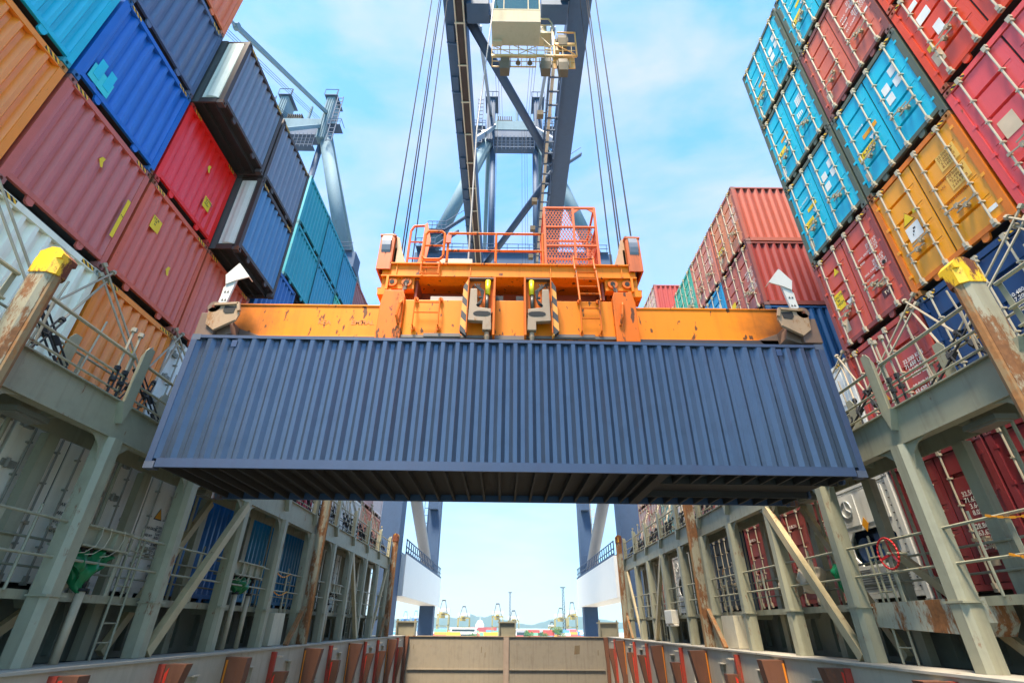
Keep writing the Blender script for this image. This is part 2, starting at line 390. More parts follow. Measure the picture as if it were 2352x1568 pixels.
def container(label, x, y, z, h, kind, rgb, side='left', L=12.19, frame=None, marks=None, group=None, goose=False, rust=0.12, all_castings=False, sidecol=None, name='shipping_container', rz=None):
    """kind: corrugated / doors / reefer_doors / reefer_machinery. (x, y) is the centre of the visible end, z its underside"""
    if rz is None: rz = R(90) if side == 'left' else R(-90)
    g = group or ('containers stacked on the left side' if side == 'left' else 'containers stacked on the right side')
    t = thing(name, label, 'container', (x, y, z), rz, g)
    key = '%s_%d_%d_%d' % ((kind,) + tuple(rgb))
    body = paint('container_paint_%d_%d_%d' % tuple(rgb), rgb, 0.34, 0.22, rust * 0.8, 0.2, spec=0.7)
    fr = frame or tuple(rgb)
    fm = paint('container_frame_%d_%d_%d' % fr, fr, 0.5, 0.35, 0.25 + rust, 0.3)
    cm = paint('casting_%d_%d_%d' % fr, tuple(int(c * .6 + 40) for c in fr), 0.65, 0.5, 0.62, 0.2)
    link('frame', cached(('frame', h, L), lambda: m_frame(h, L)), fm, t)
    for s in (-1, 1):
        for zz in (0, h - .118):
            link('corner_casting', cached(('corner_casting',), m_cast), cm, t, loc=(s * (HW - .083), -.006, zz))
            if all_castings:
                c = link('corner_casting', cached(('corner_casting',), m_cast), cm, t, loc=(s * (HW - .083), L + .006, zz)); c.rotation_euler = (0, 0, math.pi)
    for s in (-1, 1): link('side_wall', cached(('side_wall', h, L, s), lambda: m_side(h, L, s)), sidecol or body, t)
    link('roof', cached(('roof', h, L), lambda: m_roof(h, L)), body, t)
    under = paint('underside_bitumen', (44, 38, 34), 0.7, 0.4, 0.25, 0, rustcol=(0.06, 0.03, 0.015))
    link('underframe', cached(('underframe', L, goose), lambda: m_floor(L, goose)), under, t)
    if kind == 'corrugated':
        e = link('end_wall', cached(('end_wall', h), lambda: m_end(h)), body, t)
        e0 = t
    elif kind in ('doors', 'reefer_doors'):
        st = 'ribbed' if kind == 'doors' else 'flat'
        link('door_gasket', cached(('door_gasket', h), lambda: m_gasket(h)), DARK, t)
        leaves = {}
        for s in (-1, 1):
            d = link('door', cached(('door', h, s, st), lambda: m_leaf(s, h, st)), body, t); leaves[s] = d
            if st == 'flat':
                for k in range(4): link('hinge', cached(('hinge', s), lambda: m_hinge(s)), plain('hinge_grey', (150, 146, 132), .5, .2), d, loc=(s * (HW - .15), 0, .5 + (h - .9) * k / 3))
            bm_ = STEEL if st != 'flat' else plain('dull_bar', (168, 160, 142), .5, .3)
            for xx in (0.25, 0.86):
                link('locking_bar', cached(('locking_bar', h), lambda: m_bar(h)), bm_, d, loc=(s * xx, 0, 0))
                link('door_handle', cached(('door_handle', 1 if xx < .5 else -1, s), lambda: m_handle(s * (1 if xx < .5 else -1))), ROD, d, loc=(s * xx, 0, h * 0.33 + (0.09 if xx < .5 else -0.03)))
        if marks: marks(leaves[-1], leaves[1], h)
    else:
        p = link('machinery_front', cached(('machinery_front', h), lambda: m_machine(h)), body, t)
        b = MB(); b.box(-.95, .98, .28, .30, .3, 1.7); build(b, 'machinery_bay', plain('bay_blue', (10, 40, 70), .4), p)
        b = MB(); b.tube((-.45, .12, 1.22), (-.45, .27, 1.22), .26, 16); b.box(0, .35, .1, .28, .95, 1.5); b.tube((.55, .16, .9), (.55, .16, 1.45), .1, 10); b.box(-.75, -.6, .15, .28, .9, 1.1); build(b, 'compressor', plain('unit_blue', (20, 66, 120), .35), p)
        b = MB(); b.box(.42, .78, .08, .10, 1.05, 1.3); build(b, 'control_box', plain('light_steel', (180, 196, 210), .4), p)
        b = MB(); 
        for k in range(12):
            a = 2 * math.pi * k / 12; c = 2 * math.pi * (k + 1) / 12
            b.bar((-.52 + .2 * math.cos(a), -.012, h * .8 + .2 * math.sin(a)), (-.52 + .2 * math.cos(c), -.012, h * .8 + .2 * math.sin(c)), .02, .03, (0, 1, 0))
        b.bar((-.52, -.012, h * .8), (-.52, -.012, h * .8 + .2), .025, .04, (0, 1, 0)); b.bar((-.52, -.012, h * .8), (-.36, -.012, h * .8 - .1), .025, .04, (0, 1, 0)); build(b, 'fresh_air_disc', plain('pale_grey_plastic', (200, 200, 196), .5), p)
        b = MB(); n = 9
        for k in range(n): b.box(-.85, .85, .012, .02, .36 + k * .05, .38 + k * .05)
        build(b, 'lower_grille', plain('grille_grey', (120, 122, 120), .5), p)
        b = MB()
        for k in range(14):
            zz = .35 + k * (h - .6) / 13
            for s in (-1, 1): b.tube((s * (HW - .19), .0, zz), (s * (HW - .19), .021, zz), .014, 6)
        tag(build(b, 'bolt_row', DARK, p), kind='stuff')
        placard(p, 0, 0, 0, 0, AMBER, 'warning_diamond', y=-.003, shape=[(-.12, h * .64), (0, h * .64 - .17), (.12, h * .64), (0, h * .64 + .17)])
        b = MB(); b.box(-.3, .35, -.03, .02, .66, .80); build(b, 'motor_cover', plain('cover_grey', (196, 194, 186), .5), p)
    if h > 2.7:
        for s in (-1, 1):
            b = MB(); b.box(s * .74, s * 1.06, -.001, .003, h - .10, h - .03); build(b, 'hazard_strip', HAZ, t)
    return t

def tri(x, z, a, up=1): return [(x - a, z - up * a * .8), (x + a, z - up * a * .8), (x, z + up * a)]
def mk_cyan(l, r, h):
    placard(l, -1.0, -.86, .42, .66, BEIGEP); placard(l, -.98, -.40, h * .36, h * .36 + .17, YELP); writing(l, '9 6 HIGH', -.94, h * .36 + .03, .15, INKD)
    placard(l, -.62, -.14, h * .50, h * .50 + .12, AMBER); placard(l, 0, 0, 0, 0, WHITEP, shape=tri(-.40, h * .445, .075, -1))
    writing(l, 'MAX. WEIGHT', -.98, h * .62, .08, INKW)
    for x, z in ((.30, .60), (.30, .49), (.62, .68), (.62, .56)): placard(r, x, x + .2, h * z, h * z + .24, WHITEP)
def mk_cyan2(l, r, h):
    placard(l, -1.0, -.84, .45, .70, WHITEP); placard(l, -.98, -.5, h * .40, h * .40 + .16, YELP); writing(l, '9 6', -.9, h * .40 + .03, .14, INKD)
    placard(l, -.6, -.2, h * .52, h * .52 + .11, AMBER); placard(l, 0, 0, 0, 0, WHITEP, shape=tri(-.4, h * .47, .07, -1))
    for k in range(4):
        for j in range(4): placard(r, .48 + k * .075, .54 + k * .075, h * .60 + j * .085, h * .60 + j * .085 + .07, WHITEP, 'logo_tile')
    for k in range(4): placard(r, .36 + k * .07, .40 + k * .07, h * .47, h * .47 + .22 - .03 * k, WHITEP, 'logo_stroke')
def mk_cyan3(l, r, h):
    placard(l, -1.0, -.84, .45, .68, BEIGEP); placard(l, -.98, -.5, h * .38, h * .38 + .2, YELP); writing(l, '9 6 HIGH', -.96, h * .38 + .04, .1, INKD)
    placard(l, -.62, -.2, h * .52, h * .52 + .12, YELP); placard(l, 0, 0, 0, 0, WHITEP, shape=tri(-.36, h * .47, .07, -1)); writing(l, 'MAX. WEIGHT', -.95, h * .66, .08, INKW)
    for x, z in ((.28, .60), (.28, .48), (.62, .66), (.62, .55)): placard(r, x, x + .2, h * z, h * z + .23, WHITEP)
def mk_coral(l, r, h):
    placard(l, -.93, -.57, h * .40, h * .40 + .46, YELP); writing(l, 'CAUTION\n   96\n  HIGH', -.90, h * .40 + .32, .105, INKD)
    placard(l, -.90, -.70, h * .17, h * .17 + .34, BEIGEP); placard(l, 0, 0, 0, 0, WHITEP, shape=tri(-.42, h * .40, .10, -1)); placard(l, 0, 0, 0, 0, YELP, shape=tri(-.50, h * .76, .11))
    writing(r, 'MAX. GROSS\n\nTARE', .30, h * .64, .075, INKW); writing(r, '32.500 KG\n71.650 LB\n 3.860 KG\n 8.510 LB', .66, h * .70, .085, INKW)
    writing(r, 'MAX. CARGO\n\nCU. CAP.', .30, h * .47, .075, INKW); writing(r, '28.640 KG\n63.140 LB\n 76.4 CU.M\n2.700 CU.FT', .66, h * .53, .085, INKW)
    placard(r, .62, .88, h * .29, h * .29 + .1, BEIGEP); placard(r, .56, .88, h * .19, h * .19 + .2, plain('dark_plate', (96, 44, 40), .5)); writing(r, 'TV', .62, h * .19 + .05, .13, BEIGEP)
    b = MB(); b.tube((.95, .014, h * .46), (.95, .03, h * .46), .05, 10); b.tube((.55, .014, h * .36), (.55, .03, h * .36), .05, 10); build(b, 'door_vent', DARK, r)
def mk_orange(l, r, h):
    placard(l, 0, 0, 0, 0, YELP, shape=tri(-.58, h * .60, .14)); b = MB(); b.prism(tri(-.58, h * .60, .17), 'y', .0222, .0225); build(b, 'sign_border', INKO, l)
    placard(l, -.74, -.38, h * .40, h * .40 + .36, WHITEP); b = MB()
    for k in range(3): b.box(-.62 + k * .03, -.60 + k * .05, .016, .0185, h * .44 + k * .06, h * .44 + k * .06 + .04)
    build(b, 'sign_print', INKD, l); placard(l, -1.0, -.82, h * .36, h * .36 + .17, plain('orange_plate', (226, 150, 40), .5))
    placard(l, -.40, -.30, h * .59, h * .59 + .1, YELP); lp = plain('pale_orange_patch', (250, 190, 90), .6)
    for z in (.66, .48): placard(r, .52, .96, h * z, h * z + .38, lp)
    writing(r, '32.500 KG\n71.650 LB\n 3.700 KG\n 8.160 LB', .55, h * .66 + .29, .085, INKO); writing(r, '28.800 KG\n63.490 LB\n 76.3 M3\n2.694 FT3', .55, h * .48 + .29, .085, INKO)
    writing(r, 'MAX. GROSS\n\nTARE', .27, h * .60, .07, INKO); writing(r, 'MAX. PAYLOAD\n\nCUBE', .27, h * .42, .07, INKO); placard(r, .84, 1.02, h * .16, h * .16 + .09, WHITEP)
def mk_mauve(l, r, h):
    placard(l, -1.0, -.82, .5, .78, BEIGEP); writing(r, 'MAX. GROSS\n\nTARE\n\nNET\n\nCU. CAP.', .3, h * .66, .085, INKW); writing(r, NUMS[1], .62, h * .72, .085, INKW)
    placard(r, .9, 1.02, h * .42, h * .42 + .07, WHITEP)
def mk_red(l, r, h):
    for x, z, s in ((-.86, .62, .3), (-.5, .72, .34), (-.86, .80, .2)): placard(l, x, x + s, h * z, h * z + s * .8, WHITEP)
    placard(l, -1.02, -.8, h * .2, h * .2 + .34, BEIGEP); placard(l, -1.0, -.86, h * .36, h * .36 + .14, YELP); placard(l, -.7, -.52, h * .40, h * .40 + .3, WHITEP)
def mk_pink(l, r, h):
    placard(l, -.80, -.5, h * .42, h * .42 + .4, BEIGEP)
def mk_text(l, r, h):
    writing(r, 'MAX. GROSS\n\nTARE\n\nNET\n\nCU. CAP.', .3, h * .62, .08, INKW); writing(r, NUMS[0], .64, h * .68, .085, INKW); placard(l, -.9, -.7, h * .2, h * .2 + .26, BEIGEP); placard(l, 0, 0, 0, 0, AMBER, shape=tri(-.55, h * .55, .09))
def mk_text2(l, r, h):
    mk_text(l, r, h); placard(l, -.9, -.4, h * .35, h * .35 + .2, YELP)
def mk_maroon(l, r, h):
    writing(r, NUMS[1], .32, h * .64, .12, INKW); placard(l, 0, 0, 0, 0, AMBER, shape=tri(-.5, h * .5, .13)); placard(r, .3, .5, h * .2, h * .2 + .1, BEIGEP)
def mk_triton(l, r, h):
    writing(l, 'TRITON', -.95, h * .80, .13, INKW); writing(r, '32.500 KGS\n71.650 LBS\n\n3.800 KGS\n8.380 LBS\n\n28.700 KGS', .35, h * .72, .12, INKW); placard(r, .30, .55, h * .36, h * .36 + .14, AMBER); placard(l, -.9, -.65, h * .3, h * .3 + .18, WHITEP)
def mk_white(l, r, h):
    writing(r, 'MAX GROSS\n\nTARE\n\nNET\n\nCU CAP', .34, h * .66, .11, INKD); placard(r, .45, .72, h * .30, h * .30 + .26, AMBER); writing(r, NUMS[0], .66, h * .66, .08, INKD)
def mk_white2(l, r, h):
    writing(r, 'MAX GROSS\n\nTARE WT\n\nPAYLOAD\n\nCU. CAP', .28, h * .50, .08, INKD); writing(r, NUMS[1], .66, h * .52, .08, INKD)
    placard(r, 0, 0, 0, 0, INKD, shape=tri(.62, h * .62, .15)); placard(r, 0, 0, 0, 0, AMBER, y=.018, shape=tri(.62, h * .62, .12)); writing(l, 'CO', -.6, h * .5, .1, INKD)
def mk_nav(l, r, h):
    writing(r, NUMS[0], .4, h * .62, .1, INKW); placard(l, 0, 0, 0, 0, AMBER, shape=tri(-.5, h * .55, .12))
def mk_pale(l, r, h):
    writing(r, NUMS[0], .5, h * .62, .11, INKW); placard(l, -.9, -.6, h * .4, h * .4 + .25, YELP); placard(l, -.8, -.6, h * .2, h * .2 + .2, WHITEP)

# ------------------------------------------------------------------ the two walls of stacked containers
LX, RX = -8.25, 8.51
def lcol(k): return 5.61 + 2.5 * k + 1.25
def rcol(k): return 11.035 - 2.5 * k - 1.25
LZ = {-1: 0.42, 0: 3.38, 1: 6.17, 2: 8.94, 3: 11.72, 4: 14.50, 5: 17.3}
RZ = {-2: 0.42, -1: 3.14, 0: 5.97, 1: 8.79, 2: 11.70, 3: 14.66, 4: 17.58, 5: 20.4}
ORA, CYA, MAU, COB, COR, CREAM, SLA, SAL, RED = (255, 142, 20), (0, 190, 214), (208, 100, 80), (10, 106, 196), (220, 94, 58), (255, 250, 222), (92, 108, 140), (248, 124, 68), (255, 22, 4)
BRN = (74, 58, 50)
def L(k, t, rgb, label, kind='corrugated', h=None, **kw):
    return container(label, kw.pop('x', LX), lcol(k), LZ[t], h or (LZ[t + 1] - LZ[t] - 0.03), kind, rgb, 'left', **kw)
L(-1, 1, ORA, 'orange corrugated container at the left edge of the picture, beside the mauve container')
L(-1, 2, CYA, 'bright cyan corrugated container above the orange one in the upper left corner')
L(0, 0, CREAM, 'cream white corrugated container under the mauve one, behind the near left yellow capped post')
mau = L(0, 1, MAU, 'mauve corrugated container with a long yellow strip, between cream and cobalt blue containers')
cob = L(0, 2, COB, 'cobalt blue corrugated container with turquoise repair patch at its lower corner')
L(0, 3, SLA, 'slate blue corrugated container high on the left, above the cobalt blue one')
L(0, 4, SAL, 'salmon corrugated container at the very top of the left wall')
ora = L(1, 0, ORA, 'orange corrugated container low on the left, behind the lashing rods and railings')
cor = L(1, 1, COR, 'coral red corrugated container with yellow height sticker, right of the mauve one')
red = L(1, 2, RED, 'bright red corrugated container tucked under the overhanging container')
L(2, 0, (240, 238, 226), 'white container under the second coral one, left of the hanging container', 'reefer_doors', marks=mk_white)
L(2, 1, (224, 100, 64), 'coral red corrugated container beside the white flipper of the spreader')
def long45(k, t, rgb, label, col):
    t_ = L(k, t, rgb, label, x=-7.50, L=13.72, frame=BRN, sidecol=paint('overhang_side_grey', (96, 96, 88), .5, .4, .3, .3), group='long containers overhanging the left wall')
    h = LZ[t + 1] - LZ[t] - .03
    for s in (-1,):
        b = MB(); b.box(s * HW, s * (HW - .01), .15, .58, .2, h - .1)
        b.prism([(s * HW, .2), (s * (HW + .004), .2), (s * (HW + .03), .3), (s * (HW + .03), .42), (s * (HW + .004), .5), (s * HW, .5)], 'z', .22, h - .14)
        build(b, 'overhang_panel', paint('overhang_cream_%d' % k, col, .5, .25, .28, .3), t_)
        b = MB(); b.box(s * HW, s * (HW + .014), .62, .86, .0, h); build(b, 'inner_post', paint('inner_post_grey', (88, 88, 84), .5, .4, .3, .3), t_)
    return t_
l45 = long45(1, 3, (128, 134, 150), 'long grey blue container jutting out above the red one, with a cream near side', (250, 244, 220))
long45(2, 3, (130, 136, 152), 'long grey blue container at the far top of the overhang, next to the sky', (236, 232, 214))
long45(2, 2, (84, 134, 176), 'long blue and white streaked container jutting out just right of the red one', (250, 240, 216))
def yellow_leaf(t, x, z, h, y=.005):
    b = MB(); b.prism([(x - .07, z), (x + .02, z - .12), (x + .07, z - .1), (x + .03, z + .02), (x + .05, z + .12), (x - .03, z + .1)], 'y', y - .004, y); build(b, 'yellow_sticker', YELP, t)
yellow_leaf(mau, .1, 1.9, 2.7); yellow_leaf(cor, .25, 1.2, 2.7); yellow_leaf(red, .15, 1.85, 2.7); yellow_leaf(ora, .3, 1.75, 2.7)
placard(mau, .98, 1.07, .75, 1.75, YELP, 'yellow_strip', y=-.004); writing(mau, '9 6', .99, 1.3, .06, INKD, y=-.009)
for o in (cor, red): 
    xx = (-.75 if o is cor else .42); zz = (1.72 if o is cor else .78)
    placard(o, xx, xx + .3, zz, zz + .34, YELP, 'yellow_placard', y=.012); writing(o, ('2.9 M\n  10\n   H' if o is cor else 'CAUTION\n  9 6\n HIGH'), xx + .03, zz + .26, .075, INKD, y=.006)
b = MB(); b.box(-.98, -.46, .012, .018, .32, .72); build(b, 'turquoise_patch', paint('turquoise_patch', (60, 214, 214), .5, .4, .2, .4), cob)
for xx in (-.92, -.66): 
    b = MB(); b.box(xx, xx + .16, .004, .012, .46, .94); build(b, 'patch_plate', paint('patch_plate', (30, 200, 220), .5, .3, .15, .3), cob)

# further along the left side: lower stacks past the overhang
far_l = [15.75, 18.1, 20.45, 22.85, 25.3, 27.75, 30.2, 32.65]
FZ = {-1: 0.42, 0: 3.38, 1: 5.93, 2: 8.48, 3: 11.07, 4: 13.63, 5: 16.2}
TEAL = (40, 170, 184)
def LF(y, t, rgb, label, kind='corrugated', **kw):
    return container(label, LX, y, FZ[t], FZ[t + 1] - FZ[t] - .03, kind, rgb, 'left', group='containers stacked far along the left side', **kw)
LF(14.55, 2, (24, 104, 180), 'blue corrugated container peeping out below the long overhanging containers, just above the spreader beam')
ts = paint('teal_side', (20, 140, 152), .45, .3, .15, .3)
teals = [(0, 3, TEAL, 'teal corrugated container with smooth side showing, lower of the two beside the overhang'),
 (0, 4, (36, 166, 180), 'teal corrugated container with brown corner post, topmost just past the overhang'),
 (1, 3, (40, 158, 186), 'pale teal corrugated container, second along in the lower row of the teal stacks'), (1, 4, (34, 160, 184), 'teal corrugated container, second along in the top row of the teal stacks'),
 (2, 3, (70, 190, 166), 'green teal corrugated container just above the orange spreader beam'), (2, 4, (44, 150, 184), 'blue teal corrugated container, third along in the top row of the teal stacks'),
 (3, 4, (170, 96, 84), 'brownish red corrugated container at the far end of the left top row')]
for i, t, rgb, lab in teals: LF(far_l[i], t, rgb, lab, sidecol=ts if i == 0 else None, rust=.2)
lo = [(1, 0, (246, 240, 228), 'white corrugated container behind the lashing bridge rails, above the teal containers under the bridge'), (2, 0, (196, 40, 50), 'crimson corrugated container seen through the far left lashing rods'),
 (3, 0, (244, 236, 226), 'white corrugated container past the crimson one on the far left'), (4, 0, (232, 218, 206), 'off white corrugated container far left, above the bridge girder'),
 (5, 0, (236, 226, 214), 'off white corrugated container far left beside the rusty one'), (6, 0, (214, 120, 70), 'rusty orange corrugated container at the far end of the left lashing bridge'), (7, 0, (208, 120, 76), 'orange brown corrugated container, last one on the left before the crane leg'),
 (4, 1, (200, 110, 96), 'pale red corrugated container far left, upper row below the hanging container'), (5, 1, (214, 170, 160), 'pinkish corrugated container far left, upper row below the hanging container'), (6, 1, (206, 150, 136), 'dusty rose corrugated container far left, upper row near the crane leg'), (7, 1, (226, 200, 190), 'pale corrugated container far left, upper row, next to the dark crane leg')]
for i, t, rgb, lab in lo: LF(far_l[i], t, rgb, lab, rust=.2)
# under the left lashing bridge
WHI = (252, 240, 218)
LF(4.2, -1, WHI, 'white container with hinged doors under the left bridge, at the left edge of the picture', 'reefer_doors', marks=mk_white)
LF(6.7, -1, WHI, 'white container with hinged doors behind the first big grey post on the left', 'reefer_doors', marks=mk_white)
LF(9.2, -1, WHI, 'white container with doors and dark weight lettering behind the green tarpaulin on the left', 'reefer_doors', marks=mk_white2)
LF(11.72, -1, (250, 240, 224), 'white container with a black and yellow warning triangle on its doors', 'reefer_doors', marks=mk_white2)
LF(14.55, -1, (0, 104, 176), 'deep blue corrugated container behind the diagonal brace on the left')
LF(17.5, -1, (0, 126, 170), 'teal blue corrugated container with white scraped edges under the left bridge')
LF(20.6, -1, (16, 118, 160), 'teal blue corrugated container just left of the rusty fender post')
LF(24.3, -1, (240, 234, 222), 'white container with hinged doors just right of the left rusty fender post', 'reefer_doors', marks=mk_white)
LF(26.8, -1, (236, 230, 216), 'white container with hinged doors, second past the left rusty fender post', 'reefer_doors', marks=mk_white2)
LF(29.3, -1, (150, 112, 84), 'brown container with doors deep under the left bridge', 'doors', marks=mk_text)

def Rr(k, t, rgb, label, kind='doors', h=None, **kw):
    return container(label, RX, kw.pop('y', rcol(k)), kw.pop('z', RZ[t]), h or (RZ[t + 1] - RZ[t] - .03), kind, rgb, 'right', **kw)
CYR = (0, 190, 216); DKF = (88, 96, 78)
Rr(0, 3, CYR, 'cyan container with doors, topmost at the outer corner of the right wall against the sky', frame=DKF, marks=mk_cyan)
Rr(0, 2, CYR, 'cyan container with a white tiled logo on its door, at the outer edge', frame=DKF, marks=mk_cyan2)
Rr(0, 1, CYR, 'cyan container with doors directly above the coral red one with the caution placard', frame=DKF, marks=mk_cyan3)
Rr(0, 0, (220, 88, 60), 'coral red container with doors and a yellow caution placard, right of the white arrow flipper', marks=mk_coral, frame=(150, 70, 60))
Rr(0, -1, (190, 70, 54), 'maroon container with doors behind the right lashing rods, below the coral red one', marks=mk_maroon)
Rr(1, 3, CYR, 'cyan container with doors at the top edge of the picture, above the mauve one', frame=DKF, marks=mk_cyan3)
Rr(1, 2, (216, 106, 80), 'mauve container with doors and white weight table, between cyan containers high on the right', marks=mk_mauve, frame=(130, 70, 60))
Rr(1, 1, CYR, 'large cyan container with doors directly above the orange one', frame=DKF, marks=mk_cyan)
Rr(1, 0, (255, 164, 0), 'bright orange container with doors and a white square sign', marks=mk_orange, frame=(230, 120, 10))
Rr(1, -1, (28, 66, 112), 'navy blue container with white locking bars below the orange one', marks=mk_nav)
Rr(2, 2, (230, 76, 34), 'orange red container at the top right corner, mostly out of the picture', marks=mk_red, z=12.05)
Rr(2, 1, (236, 72, 26), 'orange red container with white square labels and beige patch, above the pinkish red one', marks=mk_red, z=9.17, h=2.82)
Rr(2, 0, (244, 84, 80), 'pinkish red container with deep ribbed doors at the right edge', marks=mk_pink, h=3.15)
Rr(2, -1, (30, 64, 104), 'navy blue container with doors at the right edge behind the yellow capped post', marks=mk_nav)
Rr(-1, -1, (244, 240, 228), 'white refrigerated container right of the hanging container, above the bridge girder', 'reefer_machinery')
# under the right lashing bridge
Rr(2, -2, (150, 52, 56), 'dark maroon container under the right bridge, at the right edge of the picture', marks=mk_maroon, y=7.25)
Rr(1, -2, (146, 52, 54), 'dark maroon container with doors and white weight lettering behind the big right post', marks=mk_maroon, y=9.75)
Rr(0, -2, (240, 236, 224), 'white refrigerated container with amber diamond and blue machinery bay, beyond the red handwheel', 'reefer_machinery', y=12.3)
Rr(-1, -2, (172, 80, 72), 'maroon container with white lettering under the right bridge, beside the canvas bundles', marks=mk_triton, y=14.85)
Rr(-2, -2, (176, 76, 74), 'maroon container with doors seen between the second and third right posts', marks=mk_triton, y=17.6)
Rr(-3, -2, (50, 66, 84), 'dark slate container with doors left of the rusty right fender post frame', marks=mk_nav, y=20.9)
Rr(-4, -2, (240, 236, 226), 'white refrigerated container beside the rusty right fender post', 'reefer_machinery', y=23.9)
Rr(-5, -2, (238, 232, 222), 'white refrigerated container second past the rusty right fender post', 'reefer_machinery', y=26.5)
Rr(-6, -2, (176, 84, 70), 'brick red container with doors far under the right bridge', marks=mk_text, y=29.0)
Rr(-7, -2, (120, 70, 56), 'brown container with doors, farthest under the right bridge', marks=mk_text, y=31.5)
# further along the right side
GZ = {0: 3.40, 1: 6.45, 2: 9.33, 3: 12.10, 4: 14.85, 5: 17.6}
def RF(y, t, rgb, label, kind='doors', **kw):
    return container(label, RX, y, GZ[t], kw.pop('h', GZ[t + 1] - GZ[t] - .03), kind, rgb, 'right', group='containers stacked far along the right side', **kw)
RF(14.85, 1, (12, 70, 122), 'navy blue container with ribbed side showing, under the maroon ones on the right', marks=mk_nav)
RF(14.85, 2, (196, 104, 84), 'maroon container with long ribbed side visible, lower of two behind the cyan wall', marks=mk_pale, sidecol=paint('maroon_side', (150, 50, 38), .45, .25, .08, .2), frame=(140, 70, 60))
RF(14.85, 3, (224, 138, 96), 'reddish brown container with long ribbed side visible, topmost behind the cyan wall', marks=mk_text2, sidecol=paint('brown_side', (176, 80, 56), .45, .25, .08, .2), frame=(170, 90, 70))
RF(17.35, 3, (214, 130, 108), 'salmon pink container with doors, second along on top behind the cyan wall', marks=mk_text)
RF(17.35, 2, (30, 156, 206), 'light blue container with doors peeping above the right spreader beam', marks=mk_cyan3)
RF(19.8, 3, (70, 186, 156), 'mint green container with doors on the far right', marks=mk_pale)
RF(22.3, 3, (220, 140, 100), 'pale orange container with doors beyond the mint green one', marks=mk_text, h=2.35)
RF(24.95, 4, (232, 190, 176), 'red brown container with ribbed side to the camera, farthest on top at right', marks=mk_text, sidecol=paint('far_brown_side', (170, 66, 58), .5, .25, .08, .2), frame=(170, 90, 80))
RF(27.4, 4, (236, 206, 196), 'pale pink container with doors at the far end of the right top row', marks=mk_text)
lr = [(17.2, 0, (150, 84, 74), 'dull red container with doors above the right bridge girder, first past the hanging container'), (19.7, 0, (196, 170, 150), 'beige container with doors above the right bridge girder'), (22.2, 0, (170, 92, 80), 'brick container with doors above the far right bridge girder'),
 (24.7, 0, (222, 206, 196), 'pale grey container with doors above the far right bridge girder'), (27.2, 0, (60, 140, 130), 'greenish container with doors near the far end of the right bridge'), (29.7, 0, (180, 104, 84), 'rust red container with doors near the far end of the right bridge'), (32.2, 0, (196, 116, 92), 'orange brown container with doors, last above the right bridge'),
 (27.2, 1, (220, 200, 190), 'pale container with doors in the upper row far right'), (29.7, 1, (226, 196, 186), 'pale pink container with doors in the upper row far right'), (32.2, 1, (190, 130, 116), 'dusty red container with doors in the upper row, last before the right crane leg')]
for y, t, rgb, lab in lr: RF(y, t, rgb, lab, marks=mk_pale if t else mk_text)

# ------------------------------------------------------------------ the container on the crane
main = container('slate blue forty foot container hanging under the orange spreader', 6.096, 9.592, 2.214, 2.586, 'corrugated', (78, 104, 126), frame=(50, 66, 92), L=12.192, all_castings=True, goose=True, rust=.06, name='hanging_container', rz=R(90), group='container being lifted')
main.rotation_euler = (R(0.15), 0, R(90.55))
main_paint = paint('hanging_container_paint', (70, 85, 104), 0.30, 0.4, 0.12, 0.35, metal=0.5, spec=0.8)
for ch in main.children:
    if ch.name.split('.')[0] in ('side_wall',): ch.material_slots[0].material = main_paint
del main['group']
b = MB()
for y in (.9, 11.35): b.box(-1.222, -1.205, y - .05, y + .05, 2.32, 2.46)
build(b, 'vent_cover', paint('vent_blue', (40, 62, 96), .5, .2, .1, 0), main)

